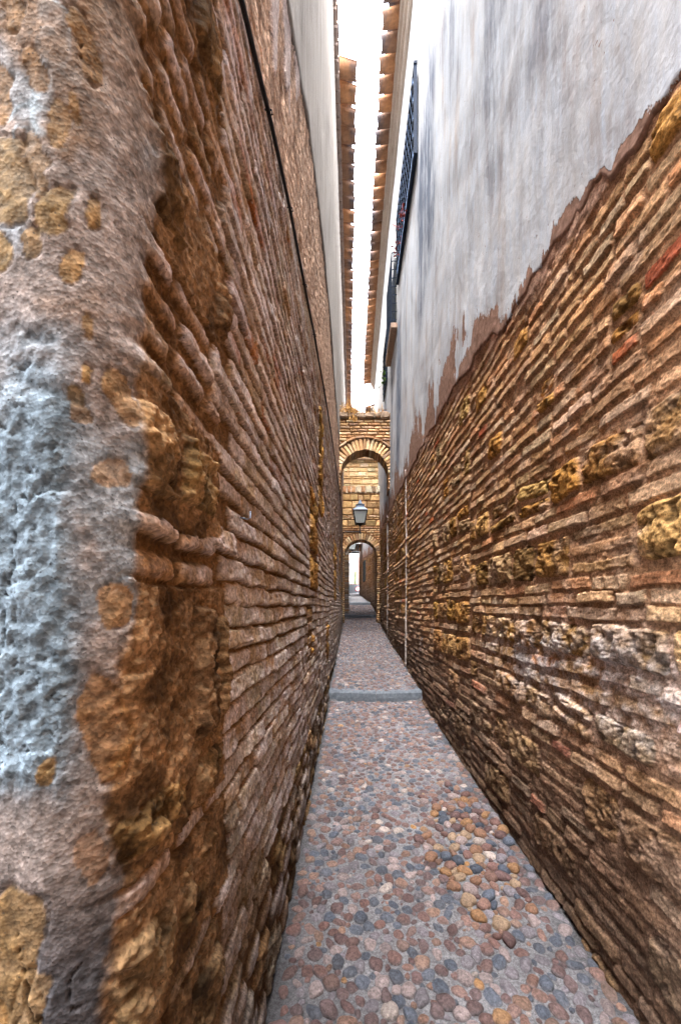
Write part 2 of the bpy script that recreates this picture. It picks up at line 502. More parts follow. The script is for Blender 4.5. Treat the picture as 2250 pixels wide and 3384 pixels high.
def join_fields(name, parts, mat, parent, flip):
    Vs, Fs, Cs = [], [], []; b = 0
    for V, C in parts:
        nu, nv = V.shape[:2]
        Fs.append(grid_faces(nu, nv, b, flip)); Vs.append(V.reshape(-1, 3)); Cs.append(C.reshape(-1, 3)); b += nu * nv
    me = mesh_np(name, np.concatenate(Vs), np.concatenate(Fs), np.concatenate(Cs))
    return link(name, me, mat, parent)

# ================================================================== LEFT BUILDING
LB = empty('brick_house', (-.31, 6, 0), 'tall house on the left with thin brown brick courses and a grey rendered corner', 'house')
RIDGE = [lin(174, 160, 148), lin(164, 148, 134), lin(156, 134, 114), lin(176, 164, 158), lin(152, 126, 98)]
GROOVE = lin(116, 86, 56)
OCHRE = [lin(124, 98, 66), lin(112, 88, 60), lin(108, 86, 62), lin(134, 110, 80), lin(102, 82, 60)]
REDB = lin(146, 96, 60)

def left_border(y):      # lower edge of the pale plaster
    return np.interp(y, [0, .5, 1.73, 2.4, 3.22, 4.9, 7.6, 12, 18, 28], [3.4, 3.75, 4.12, 4.55, 4.87, 5.22, 5.05, 5.2, 5.4, 5.6])
def cable_z(y): return np.interp(y, [.4, 1.0, 1.31, 1.76, 2.9, 3.9, 5.4, 6.7, 12], [2.7, 3.03, 3.16, 3.28, 3.50, 3.66, 3.83, 3.92, 4.25])

def left_field(s, z, seed, near):
    f = Field(s, z, seed, .0042 if near else .006)
    s_lo, s_hi = s[0], s[-1]
    f.C[:] = GROOVE
    pit = .062
    z_lo, z_hi = z[0], z[-1]
    k = 0; zz = math.floor(z_lo / pit) * pit
    while zz < z_hi:
        start = max(.86 + .05 * math.sin(zz * 37) + (.06 if k % 3 == 0 else 0), s_lo)
        cols = RIDGE * 2 + ([REDB] if zz > 1.9 else [])
        if zz > .62:
            hrow = (.0155 if zz < 3.3 else .009) * random.uniform(.9, 1.1) * (1 if near else 1.7)
            th = pit * random.uniform(.86, .95)
            brick_row(f, start, s_hi, zz, th, cols, h=hrow * .88, lo=.10, hi=.2, gap=(-.03, -.02), wav=.005, under=.16, edge=.007, skip=.0, jitter=.001)
            brick_row(f, start, s_hi, zz, th, cols, h=hrow * 1.04, lo=.13, hi=.28, gap=(.004, .012), wav=.005, under=.2, edge=.008, skip=.08, jitter=.002)
        k += 1; zz += pit * random.uniform(.94, 1.06)
    # low rough rubble of lumps under the courses
    zz = -.12
    while zz < .66:
        hgt = random.uniform(.07, .12)
        ss = max(.5, s_lo)
        while ss < s_hi:
            w = random.uniform(.12, .3)
            f.unit(ss + w / 2, zz + hgt / 2 + random.uniform(-.012, .012), w / 2, hgt / 2 * .96, random.uniform(.010, .020), cj(random.choice(RIDGE + OCHRE[2:]), .25), 2 if random.random() < .5 else 1,
                   r=.03, edge=.025, rot=random.uniform(-.08, .08), dome=.3)
            ss += w + random.uniform(.005, .025)
        zz += hgt + .006
    if near:
        # quoin stones at the corner, with pairs of brick rows between
        bands = [(.4, .62, 's'), (.63, .8, 's'), (.81, .87, 'b'), (.88, 1.05, 's'), (1.06, 1.12, 'b'), (1.13, 1.22, 's'), (1.23, 1.52, 's'), (1.53, 1.66, 'b'), (1.66, 1.82, 's'), (1.83, 2.08, 'b'),
                 (2.09, 2.24, 's'), (2.25, 2.56, 'b'), (2.57, 2.74, 's'), (2.75, 3.0, 'b'), (3.0, 3.3, 's'), (3.3, 3.9, 's')]
        for z0, z1, kd in bands:
            qe = random.uniform(.84, .95)
            if kd == 's':
                q_ = (f.S + f.w1 * 4 < qe) & (f.Z + f.w2 * 2.2 > z0 - .02) & (f.Z + f.w2 * 2.2 < z1 + .02); f.H[q_] = .012; f.K[q_] = 0; f.C[q_] = lin(116, 96, 76)
                stone_band(f, .52, .72 + random.uniform(-.03, .03), z0, z1, OCHRE, h=.021, lo=.14, hi=.2)
                stone_band(f, .735, qe, z0, z1, OCHRE, h=.022, lo=.1, hi=.17)
            else:
                n = max(1, round((z1 - z0) / .062))
                for q in range(n):
                    brick_row(f, .48, .88, z0 + (q + .5) * (z1 - z0) / n, .050, [lin(150, 126, 104), lin(140, 112, 84), lin(132, 104, 76)], h=.0165, lo=.10, hi=.2, under=.2, edge=.018)
    # columns of ochre stone standing in the brickwork
    for (a, b, z0, z1) in [(2.75, 3.35, 1.62, 2.38), (2.62, 2.95, 1.14, 1.5), (3.45, 3.9, 2.35, 3.3), (6.2, 7.2, 1.6, 2.6), (8.6, 9.4, 1.8, 3.1), (10.6, 11.4, 1.4, 2.2), (4.4, 4.9, .85, 1.3)]:
        if b < s_lo or a > s_hi: continue
        m = (f.S > a) & (f.S < b) & (f.Z > z0) & (f.Z < z1); f.H[m] *= .2; f.K[m] = 0
        zq = z0
        while zq < z1 - .05:
            hh = min(random.uniform(.16, .3), z1 - zq)
            stone_band(f, a, b, zq, zq + hh, [lin(170, 132, 72), lin(158, 122, 70), lin(146, 112, 66)], h=.024, lo=.22, hi=.4); zq += hh + .012
    f.raw = f.H.copy()
    finish(f, lin(122, 96, 70), lin(88, 66, 44), amp_m=.005, amp_b=.0036, amp_s=.012)
    S, Z = f.S, f.Z
    if near:
        qz = (1 - sstep(.84, .93, S + .02 * f.n_md)) * (f.K != 1)
        lum = fbm(S * 17, Z * 13, 4, seed + 90); rid2 = 1 - np.abs(fbm(S * 24, Z * 20, 3, seed + 91)) * 2.2
        f.H = f.H + qz * (.004 * lum + .0035 * rid2 * np.clip(f.n_lo + .4, 0, 1) + .004 * f.n_hi)
        tn = sstep(-.1, .45, lum)[..., None] * qz[..., None]
        f.C = f.C * (1 - tn * .5) + lin(152, 124, 94)[None, None] * (1 + .35 * f.n_md[..., None]) * tn * .5
        dk = (sstep(.05, .4, -lum) * qz)[..., None]; f.C = f.C * (1 - .55 * dk)
    # lime smears on the proud arrises, brown in the grooves
    rid = sstep(.006, .016, f.raw + .006 * f.n_md + .004 * f.n_hi) * (f.K == 1)
    sm = lin(176, 166, 166)[None, None] * (1 + .25 * f.n_md[..., None])
    w = (rid * np.clip(.46 + .8 * f.n_lo + .6 * f.n_md, 0, .85))[..., None]
    f.C = f.C * (1 - w) + sm * w
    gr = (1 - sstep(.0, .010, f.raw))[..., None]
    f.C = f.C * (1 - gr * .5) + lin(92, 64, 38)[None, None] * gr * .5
    # rough lime coat above the cable
    cz = cable_z(S)
    up = sstep(-.05, .12, Z - cz - .04 + .12 * fbm(S * 3, Z * 2.2, 4, seed + 40))
    streak = fbm(S * 22, Z * 5, 5, seed + 41); st2 = fbm(S * 60, Z * 16, 3, seed + 42)
    coat_h = .018 + .015 * streak + .008 * st2
    f.H = f.H * (1 - up * .55) + coat_h * up * .8
    cc = lin(176, 146, 124)[None, None] * (1 + .5 * streak[..., None] + .4 * st2[..., None])
    cc = cc * (1 - .45 * sstep(.15, .5, -streak)[..., None] * np.array([.7, 1, 1.25]))
    f.C = f.C * (1 - up[..., None] * .9) + cc * up[..., None] * .9
    # smooth plaster remnant below the border
    bz = left_border(S)
    rem = sstep(0, .03, Z - bz + .30 + .55 * fbm(S * 7, Z * 1.1, 4, seed + 50) - .8 * sstep(1.7, 2.6, S)) * (S < 3.0)
    f.H = f.H * (1 - rem) + (.027 + .002 * f.n_md) * rem
    pc = lin(184, 166, 158)[None, None] * (1 + .12 * f.n_lo[..., None])
    f.C = f.C * (1 - rem[..., None]) + pc * rem[..., None]
    # damp base, darkened further to paint light falling off towards the foot
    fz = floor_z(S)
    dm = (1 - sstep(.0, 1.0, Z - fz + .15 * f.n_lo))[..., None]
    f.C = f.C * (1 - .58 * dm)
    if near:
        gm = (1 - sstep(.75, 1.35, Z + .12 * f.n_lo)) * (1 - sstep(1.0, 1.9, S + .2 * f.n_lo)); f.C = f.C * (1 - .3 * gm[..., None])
    if near:
        # render over the street face and round the corner
        n1 = fbm(S * 7, Z * 5, 4, seed + 60); n2 = fbm(S * 24, Z * 24, 4, seed + 61); n3 = fbm(S * 75, Z * 60, 3, seed + 62)
        edge_s = np.interp(Z, [.6, .95, 1.13, 1.22, 1.35, 1.45, 1.6, 1.85, 2.0, 2.15, 2.28, 2.6, 3.2], [.505, .515, .527, .508, .53, .54, .545, .555, .572, .60, .56, .56, .565])
        ed = S - edge_s + .022 * n1 + .010 * n2
        mask = 1 - sstep(-.03, .03, ed); cm = 1 - sstep(-.004, .012, ed + .006 * n3)
        hf = .013 + .004 * n1 + .0018 * n2
        lump = sstep(1.2, 1.36, Z + .09 * n1 + .05 * n2) * (1 - sstep(1.72, 1.9, Z + .10 * n1 + .06 * n2)) * (1 - sstep(.475, .512, S + .016 * n1 + .012 * n2))     # bluish rough coat in the middle
        rdg = np.abs(fbm(S * 34, Z * 26, 3, seed + 63)); hf = hf + lump * (.0015 + .0022 * n2 + .0030 * n3 - .0035 * (1 - sstep(0, .035, rdg))) + .0012 * n3
        f.H = f.H * (1 - mask) + hf * mask
        base = lin(134, 124, 119)[None, None] + 0 * f.C
        tone = sstep(-.2, .5, n1)[..., None]
        base = base * (1 - tone * .5) + lin(98, 76, 60)[None, None] * tone * .5
        bl = lin(112, 128, 140)[None, None] * (1 + .14 * n2[..., None] + .22 * n1[..., None])
        base = base * (1 - lump[..., None]) + bl * lump[..., None]
        bgrey = (sstep(.1, .4, fbm(S * 9, Z * 6, 4, seed + 64)) * (1 - lump) * .6)[..., None]
        base = base * (1 - bgrey) + lin(136, 152, 164)[None, None] * bgrey
        low = (1 - sstep(1.0, 1.25, Z))[..., None]; base = base * (1 - low) + lin(74, 74, 78)[None, None] * low
        top = sstep(1.95, 2.35, Z + .12 * n1)[..., None]; base = base * (1 - top * .8) + lin(122, 102, 84)[None, None] * (1 + .2 * n2[..., None]) * top * .8
        f.C = f.C * (1 - cm[..., None]) + base * cm[..., None] * (1 + .16 * n2[..., None] + .12 * n3[..., None])
        # flat ochre stones showing through it
        def patch(s0, z0, a, b, rot, c):
            u = S - s0 + min(.012, a * .8) * (n2 + n1); v = Z - z0 + min(.024, b * .7) * (n2 + n1)
            u, v = u * math.cos(rot) + v * math.sin(rot), -u * math.sin(rot) + v * math.cos(rot)
            d = (np.abs(u / a) ** 2.6 + np.abs(v / b) ** 2.6)
            k = (1 - sstep(.84, 1.0, d + .12 * n3)) * np.clip(.86 + .3 * n2, 0, 1)
            f.C = f.C * (1 - k[..., None]) + (np.array(c)[None, None] * (1 + .28 * n2[..., None] + .16 * n3[..., None])) * k[..., None]
            f.H += k * (-.001 + .0035 * n2) - .0025 * np.exp(-((d - 1.05) / .12) ** 2)
        seams = (1 - sstep(0, .05, np.abs(fbm(S * 16, Z * 11, 3, seed + 66)))) * sstep(1.86, 1.95, Z) * (1 - sstep(.50, .53, S))
        f.C = f.C * (1 - .7 * seams[..., None]) + lin(150, 166, 176)[None, None] * .7 * seams[..., None]
        OC = [lin(132, 106, 68), lin(122, 94, 58), lin(120, 98, 70), lin(136, 110, 76)]
        for q in [(.404, 2.13, .012, .034, .2), (.424, 2.035, .026, .055, .25), (.472, 2.10, .010, .03, 0), (.490, 2.13, .006, .026, 0), (.446, 2.16, .012, .034, .2), (.490, 1.93, .010, .022, -.2), (.51, 2.01, .007, .02, 0),
                  (.475, 1.995, .016, .03, -.15), (.418, 2.25, .012, .04, .2), (.45, 2.28, .014, .03, .3), (.452, 2.05, .010, .035, .3), (.41, 1.95, .02, .03, .4), (.453, 1.955, .010, .02, 0), (.36, 2.1, .03, .06, 0), (.37, 1.95, .03, .05, 0),
                  (.39, 2.36, .02, .05, .2), (.50, 2.22, .012, .04, .3), (.47, 2.42, .02, .06, .2),
                  (.4926, 1.765, .008, .016, 0), (.494, 1.74, .010, .014, .2), (.505, 1.80, .005, .014, 0), (.505, 1.86, .005, .022, 0),
                  (.425, 1.07, .035, .085, -.15), (.45, 1.0, .02, .06, -.2), (.39, .95, .03, .08, -.2), (.47, 1.30, .008, .02, -.2)]: patch(*q, cj(random.choice(OC), .15))
        for q, c_ in [((.527, 1.495, .020, .031, 0), (150, 118, 82)), ((.525, 1.672, .018, .018, .2), (158, 134, 112)), ((.537, 1.78, .017, .04, .1), (148, 118, 82)), ((.522, 1.335, .026, .075, .1), (128, 96, 58)), ((.505, 1.17, .014, .03, .3), (136, 110, 90))]:
            patch(*q, cj(lin(*c_), .05))
        # large weathered stone faces between the ochre ones
        big_ = sstep(-.05, .2, fbm(S * 12, Z * 7, 4, seed + 68)) * sstep(1.84, 1.92, Z + .03 * n1) * (1 - sstep(.50, .53, S)) * .7
        f.C = f.C * (1 - big_[..., None]) + lin(112, 84, 56)[None, None] * (1 + .25 * n2[..., None]) * big_[..., None]
        # hairline cracks
        cr = np.abs(fbm(S * 13, Z * 4.5, 4, seed + 70)); crk = (1 - sstep(0, .014, cr)) * (S < .5) * sstep(-.15, .15, fbm(S * 5, Z * 5, 2, seed + 71))
        f.H -= crk * .006; f.C = f.C * (1 - .6 * crk[..., None])
        # corner is not straight
        f.H += (.005 * fbm(Z * 2.3, Z * 0 + 3.1, 3, seed + 80)) * (1 - sstep(.6, .9, S))
    f.C = np.clip(f.C, .004, .9)
    return f

sL1 = axis((-2.6, .30, .05), (.30, .60, .0026), (.60, 5.2, lambda x: .0052 * x))
zL1 = axis((-.12, .55, .007), (.55, 2.9, .0033), (2.9, 5.4, .006))
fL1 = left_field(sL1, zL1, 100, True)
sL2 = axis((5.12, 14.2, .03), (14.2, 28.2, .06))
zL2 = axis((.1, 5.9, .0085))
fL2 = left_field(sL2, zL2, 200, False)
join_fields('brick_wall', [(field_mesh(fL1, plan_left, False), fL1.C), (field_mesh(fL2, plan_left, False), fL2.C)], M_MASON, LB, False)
del fL1, fL2

# ragged lower edge helper for plaster sheets
def plaster_sheet(name, plan, s, border, top, out, mat, parent, flip, seed, colfn, nz=90, inner=.0, bulge=None, ragged=.03):
    X, Y, nx, ny = plan(s)
    t = np.linspace(0, 1, nz) ** 1.25
    rg = ragged * fbm(s * 5, s * 0 + 1.7, 5, seed, .62)
    b = border(s) + rg; tp = top(s)
    Z = b[:, None] + (tp - b)[:, None] * t[None]
    S = np.repeat(s[:, None], nz, 1)
    O = out + .010 * fbm(S * 1.3, Z * 1.1, 3, seed + 3) + .004 * fbm(S * 6, Z * 5, 3, seed + 4)
    if bulge is not None: O = O + bulge(S, Z)
    # two more rows fold the edge back to the wall
    Zf = np.concatenate([b[:, None] - .004, b[:, None] - .012, Z], 1); Of = np.concatenate([np.full((len(s), 1), inner), O[:, :1] * .7, O], 1)
    Zf[:, 0] = b - .002
    Sf = np.repeat(s[:, None], nz + 2, 1)
    V = np.empty(Zf.shape + (3,), np.float32)
    V[..., 0] = X[:, None] + nx[:, None] * Of; V[..., 1] = Y[:, None] + ny[:, None] * Of; V[..., 2] = Zf
    C = colfn(Sf, Zf, np.concatenate([b[:, None], b[:, None], np.repeat(b[:, None], nz, 1)], 1))
    me = mesh_np(name, V.reshape(-1, 3), grid_faces(len(s), nz + 2, 0, flip), C.reshape(-1, 3))
    return link(name, me, mat, parent)

def left_top(y): return np.interp(y, [-2, 17.2, 17.3, 30], [10.1, 10.1, 9.0, 9.0])
def lcol(S, Z, B):
    k = 1 + .06 * fbm(S * 2, Z * .8, 3, 300)
    C = np.stack([k, k * .985, k * .97], -1)
    e = (1 - sstep(.0, .06, Z - B))[..., None]
    return (C * (1 - .35 * e)).astype(np.float32)
sP = axis((-2.6, .44, .25), (.44, .59, .012), (.59, 5.0, lambda x: .012 * x), (5.0, 17.28, .06), (17.28, 28.2, .2))
plaster_sheet('plaster_wall', plan_left, sP, left_border, left_top, .034, M_PLL, LB, False, 310, lcol, nz=70, ragged=.035)

# brick band below the roof edge + corner wall above the face (kept simple, out of frame)
mb = MB(); y = 4.2
while y < 17.25:
    w = .165
    for dz, dx, hz in ((10.10, .085, .03), (10.165, .105, .03)):
        g = random.uniform(.75, 1.15)
        mb.rbox((-.315 + dx / 2, y + w / 2, dz), (dx / 2 + random.uniform(-.004, .004), w / 2 - .004, hz), .006, col=(g, g, g))
    y += w + .015
mb.build('eave_brick_band', M_TILEG, LB)

def tile_mesh(length, r0, r1, th, up, segs=10):
    """half-round clay tile, axis +X (downhill end at +X), open below if up else open above"""
    mb = MB(); vs = []; n = segs + 1
    for x, r in ((0, r0), (length, r1)):
        for rr in (r, r - th):
            for k in range(n):
                a = math.pi * k / segs
                vs.append((x, rr * math.cos(a), (rr * math.sin(a)) * (1 if up else -1) * .85))
    fs = []
    o0, i0, o1, i1 = 0, n, 2 * n, 3 * n
    for k in range(segs):
        fs += [(o0 + k, o0 + k + 1, o1 + k + 1, o1 + k), (i0 + k + 1, i0 + k, i1 + k, i1 + k + 1), (o1 + k, o1 + k + 1, i1 + k + 1, i1 + k), (o0 + k + 1, o0 + k, i0 + k, i0 + k + 1)]
    for k in (0, segs):
        fs.append((o0 + k, o1 + k, i1 + k, i0 + k))
    mb.add(vs, fs); return mb.mesh('roof_tile', True)
T_COVER = tile_mesh(.55, .085, .10, .014, True); T_CHAN = tile_mesh(.55, .118, .098, .014, False)
for t_ in (T_COVER, T_CHAN): t_.materials.append(M_TILE)

def eave(roof, y0, y1, pitch, x_wall, x_tip, z, sign, seed, tip_drift=0.0, wide=1.0, recess=.12):
    """row of tiles whose downhill ends overhang the alley; sign=+1: overhang toward +X"""
    rnd = random.Random(seed); y = y0; base = np.zeros(3); p = roof
    while p is not None: base += np.array(p.location); p = p.parent
    while y < y1:
        for kind in (0, 1):
            yy = y + (0 if kind == 0 else pitch / 2)
            if yy > y1: continue
            o = bpy.data.objects.new('roof_tile', T_CHAN if kind == 0 else T_COVER); COL.objects.link(o); o.parent = roof
            xt = x_tip + tip_drift * (yy - y0) + rnd.uniform(-.012, .012) - (0 if kind == 0 else recess * sign)
            slope = .22 + rnd.uniform(-.03, .03)
            L_ = .55 * math.cos(slope)
            px = xt - sign * L_; pz = z + .55 * math.sin(slope) + (0 if kind == 0 else .055)
            o.scale = (1, wide, 1.4 if kind == 0 else 1.1)
            o.location = (px - base[0], yy - base[1], pz - base[2])
            o.rotation_euler = (0, slope, 0) if sign > 0 else (0, slope, math.pi)
            o.rotation_euler[2] += rnd.uniform(-.03, .03); o.rotation_euler[0] += rnd.uniform(-.04, .04)
        y += pitch * rnd.uniform(.95, 1.05)

def slab(name, pts, mat, parent):
    mb = MB(); n = len(pts) // 2
    mb.add(pts, [tuple(range(n))[::-1], tuple(range(n, 2 * n))] + [(i, (i + 1) % n, (i + 1) % n + n, i + n) for i in range(n)])
    return mb.build(name, mat, parent)
def roof_deck(name, y0, y1, xa, xb, z, sign, parent, mat):
    """sloping deck that carries the tiles, from the wall head uphill"""
    rise = .22 * abs(xb - xa)
    return slab(name, [(xa, y0, z), (xa, y1, z), (xa, y1, z + .03), (xa, y0, z + .03), (xb, y0, z + rise), (xb, y1, z + rise), (xb, y1, z + rise + .03), (xb, y0, z + rise + .03)], mat, parent)
rl = roof_deck('roof', 6.25, 17.25, -.22, -2.6, 10.33, 1, LB, M_TILE)
eave(rl, 6.42, 17.2, .305, -.21, .075, 10.26, 1, 5, -.012, 1.22, .09)

# ================================================================== RIGHT BUILDING
RB = empty('rubble_house', (.9, 6, 0), 'tall house on the right, ochre rubble below stained white plaster with barred windows', 'house')
BR_R = [lin(172, 138, 106), lin(162, 128, 96), lin(178, 148, 118), lin(164, 122, 92), lin(150, 120, 96), lin(174, 150, 130)]
BR_RED = [lin(170, 96, 62), lin(150, 84, 60), lin(150, 138, 140)]
ST_R = [lin(172, 132, 76), lin(158, 118, 64), lin(150, 114, 68), lin(174, 142, 94), lin(138, 108, 72), lin(162, 138, 108)]
def right_border(y): return np.interp(y, [-2, .8, 1.2, 1.5, 2.5, 3.5, 6.1, 12.3, 20, 28], [3.02, 3.05, 3.09, 3.15, 3.26, 3.45, 3.57, 3.80, 4.1, 4.6])

def right_field(s, z, seed, near):
    f = Field(s, z, seed, .0045 if near else .006)
    f.C[:] = lin(130, 100, 76); f.H[:] = .005
    s_lo, s_hi = s[0], s[-1]
    def rows(a, b, z0, z1, pitch=.07, th=.054, h=(.0155 if near else .028)):
        a, b = max(a, s_lo), min(b, s_hi)
        if b - a < .05: return
        n = max(1, int(round((z1 - z0) / pitch)))
        for q in range(n):
            cols = BR_R * 12 + BR_RED
            brick_row(f, a, b, z0 + (q + .5) * (z1 - z0) / n, th, cols, h=h, lo=.12, hi=.30, gap=(.010, .022), wav=.004, edge=.006, under=.22 if near else .35, skip=.04)
    def stones(a, b, z0, z1, cols=ST_R, h=.019):
        a, b = max(a, s_lo), min(b, s_hi)
        if b - a < .05: return
        stone_band(f, a, b, z0 - .008, z1 + .008, cols, h=h, lo=.2, hi=.4, fill_cols=BR_R)
    panels = []
    if near:
        A = [(-.1, .12, 's'), (.13, .26, 'b'), (.27, .45, 's'), (.46, .60, 'b'), (.61, .80, 's'), (.81, .95, 'b'), (.96, 1.09, 's'), (1.10, 1.275, 'b'), (1.285, 1.44, 's'), (1.45, 1.625, 'b'),
             (1.635, 1.835, 's'), (1.84, 1.985, 'b'), (1.99, 2.16, 's'), (2.17, 2.46, 'b'), (2.47, 2.63, 'm'), (2.64, 2.92, 'b'), (2.93, 3.06, 'm'), (3.07, 3.5, 'b')]
        panels.append((-3.2, 3.08, A))
        B = [(-.1, .1, 's'), (.1, .36, 'b'), (.37, .56, 's'), (.57, .70, 'b'), (.71, .93, 's'), (.94, 1.02, 'b'), (1.03, 1.26, 's'), (1.27, 1.35, 'b'), (1.36, 1.56, 's'), (1.57, 1.71, 'b'), (1.72, 1.95, 's'),
             (1.96, 2.1, 'b'), (2.11, 2.33, 's'), (2.34, 2.55, 'b'), (2.56, 2.76, 'm'), (2.77, 3.0, 'b'), (3.01, 3.2, 'm'), (3.21, 3.7, 'b')]
        panels.append((3.1, 4.35, B))
        panels.append((4.37, 5.5, [(.0, .35, 's'), (.36, 3.9, 'b')]))
    else:
        ys = s_lo
        rnd = random.Random(seed); pier = True
        while ys < s_hi:
            w = rnd.uniform(.7, 1.1) if pier else rnd.uniform(1.0, 1.9)
            if pier: panels.append((ys, ys + w, [(.2, 5.4, 'b')]))
            else:
                z0 = .2; bl = []
                while z0 < 5.4:
                    hs = rnd.uniform(.18, .27); bl.append((z0, z0 + hs, 's')); z0 += hs + .01
                    hb = rnd.choice([.07, .14, .14, .21]); bl.append((z0, z0 + hb, 'b')); z0 += hb + .01
                panels.append((ys, ys + w, bl))
            ys += w + .02; pier = not pier
    for a, b, bl in panels:
        for z0, z1, kd in bl:
            if z1 < z[0] or z0 > z[-1]: continue
            if kd == 'b': rows(a, b, z0, z1)
            elif kd == 's': stones(a, b, z0, z1)
            else:
                ss = a
                while ss < b:
                    w = random.uniform(.18, .4)
                    if random.random() < .5: stones(ss, ss + w * .7, z0, z1); rows(ss + w * .7, ss + w, z0, z1)
                    else: rows(ss, ss + w, z0, z1)
                    ss += w + .01
    f.raw = f.H.copy()
    finish(f, lin(172, 138, 112), lin(132, 100, 74), amp_m=.006, amp_b=.004, amp_s=.012)
    S, Z = f.S, f.Z
    # mortar smeared over bricks / whitish bloom about eye height / damp foot, darkened further as painted falloff of light
    sm = sstep(.12, .5, fbm(S * 5, Z * 7, 4, seed + 40)) * .55
    f.C = f.C * (1 - sm[..., None]) + lin(172, 146, 126)[None, None] * (1 + .25 * f.n_md[..., None]) * sm[..., None]
    bloom = np.exp(-((Z - 1.22) / .20) ** 2) * np.exp(-((S - 1.9) / .8) ** 2) if near else 0 * S
    bloom = np.clip(bloom * (.55 + 1.3 * f.n_lo + 1.1 * f.n_md), 0, .8)
    f.C = f.C * (1 - bloom[..., None]) + lin(196, 192, 194)[None, None] * bloom[..., None]
    f.H = f.H + bloom * .004
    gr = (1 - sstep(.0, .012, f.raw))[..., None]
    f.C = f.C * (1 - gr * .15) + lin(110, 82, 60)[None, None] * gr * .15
    # greyish-brown lower courses, mortar-caked
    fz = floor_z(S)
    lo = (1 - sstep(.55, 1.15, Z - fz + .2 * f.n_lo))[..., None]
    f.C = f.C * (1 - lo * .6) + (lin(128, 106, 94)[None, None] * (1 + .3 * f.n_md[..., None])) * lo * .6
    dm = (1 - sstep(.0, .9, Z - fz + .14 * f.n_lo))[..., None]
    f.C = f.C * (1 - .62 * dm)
    # render feathered over the top rows
    tp = sstep(-.16, .02, Z - right_border(S) + .16 * fbm(S * 5, Z * 7, 4, seed + 52) + .06 * f.n_md)
    f.H = f.H * (1 - tp) + (.019 + .003 * f.n_md) * tp * (1 - sstep(.1, .2, Z - right_border(S)))
    f.C = f.C * (1 - tp[..., None]) + lin(156, 124, 106)[None, None] * (1 + .25 * f.n_md[..., None]) * tp[..., None]
    f.C = np.clip(f.C, .004, .9)
    return f
sR1 = axis((-3.2, .9, .04), (.9, 5.2, lambda x: max(.0042, .0046 * x)))
zR1 = axis((-.12, .4, .006), (.4, 2.7, .0033), (2.7, 3.75, .005))
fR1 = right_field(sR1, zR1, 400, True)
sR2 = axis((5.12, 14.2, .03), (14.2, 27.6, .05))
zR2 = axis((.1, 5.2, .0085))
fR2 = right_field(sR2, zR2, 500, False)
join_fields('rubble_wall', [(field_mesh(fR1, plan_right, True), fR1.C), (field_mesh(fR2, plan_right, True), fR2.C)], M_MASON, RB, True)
del fR1, fR2

def right_top(y): return np.interp(y, [-5, 15.6, 15.7, 19.2, 19.3, 30], [10.22, 10.22, 9.5, 9.5, 8.8, 8.8])
def rcol(S, Z, B):
    d = np.clip((Z - B) * 1.0 * np.interp(S, [0, 1.5, 2.3, 3.2, 6, 12], [4.5, 3.2, 1.6, .75, .65, .6]) + np.interp(S, [0, 2, 3], [.16, .1, 0]), 0, 1)
    st = np.zeros_like(S)
    # long grey runs below the windows and down the near part
    for y0, w, z1, z0, k in ((4.55, .30, 9.3, 5.4, .9), (5.05, .22, 8.8, 5.2, .7), (7.3, .35, 6.9, 4.2, .9), (8.5, .2, 6.9, 4.4, .7), (3.6, .25, 9, 6, .35), (2.6, .3, 8, 4.4, .35), (1.9, .25, 6, 3.9, .3), (10.2, .4, 7, 4.0, .6), (6.4, .12, 7.4, 5.0, .35)):
        st += k * np.exp(-((S - y0 - .1 * fbm(Z * 1.2, S * 0, 2, 71)) / w) ** 2) * sstep(z0 - .9, z0 + .9, Z) * (1 - sstep(z1 - .3, z1, Z))
    wh = sstep(6.9, 8.6, Z + .5 * fbm(S * .8, Z * .8, 2, 72) + .16 * (S - 6)) 
    wh = np.maximum(wh, sstep(9.4, 9.9, Z))
    C = np.stack([d, np.clip(st, 0, 1), np.clip(wh, 0, 1)], -1)
    return C.astype(np.float32)
sRP = axis((-3.2, .8, .1), (.8, 5.0, lambda x: .010 * x), (5.0, 19.28, .06), (19.28, 27.6, .2))
plaster_sheet('plaster_wall', plan_right, sRP, right_border, right_top, .027, M_PLR, RB, True, 610, rcol, nz=150, ragged=.11)

# unseen wall added behind the viewpoint to block sky light and sun
mb = MB(); mb.box((-1.8, -3.0, 5.2), (3.4, .4, 5.7)); mb.build('unseen_light_blocker', M_GROUND, RB)
# stepped cornice
def cornice(parent, y0, y1, steps, mat, name='cornice'):
    mb = MB()
    n = max(2, int((y1 - y0) / .7)); ys = np.linspace(y0, y1, n)
    for (o0, o1, z0, z1) in steps:
        vs = []; fs = []
        for y in ys:
            x = float(rx(y)); j = random.uniform(-.003, .003)
            vs += [(x - o0, y, z0 + j), (x - o1, y, z0 + j), (x - o1, y, z1 + j), (x - o0, y, z1 + j)]
        for i in range(n - 1):
            for k in range(4):
                fs.append((i * 4 + k, i * 4 + (k + 1) % 4, (i + 1) * 4 + (k + 1) % 4, (i + 1) * 4 + k))
        fs += [(3, 2, 1, 0), tuple((n - 1) * 4 + k for k in range(4))]
        mb.add(vs, fs)
    return mb.build(name, mat, parent)
cornice(RB, 4.7, 15.6, [(.0, .09, 10.10, 10.17), (.0, .14, 10.172, 10.25), (.0, .19, 10.252, 10.31)], M_CORN)
rr_ = roof_deck('roof', -2.4, 15.6, .70, 3.2, 10.36, -1, RB, M_TILE)
eave(rr_, 5.15, 15.5, .252, .66, .43, 10.335, -1, 9, -.003)

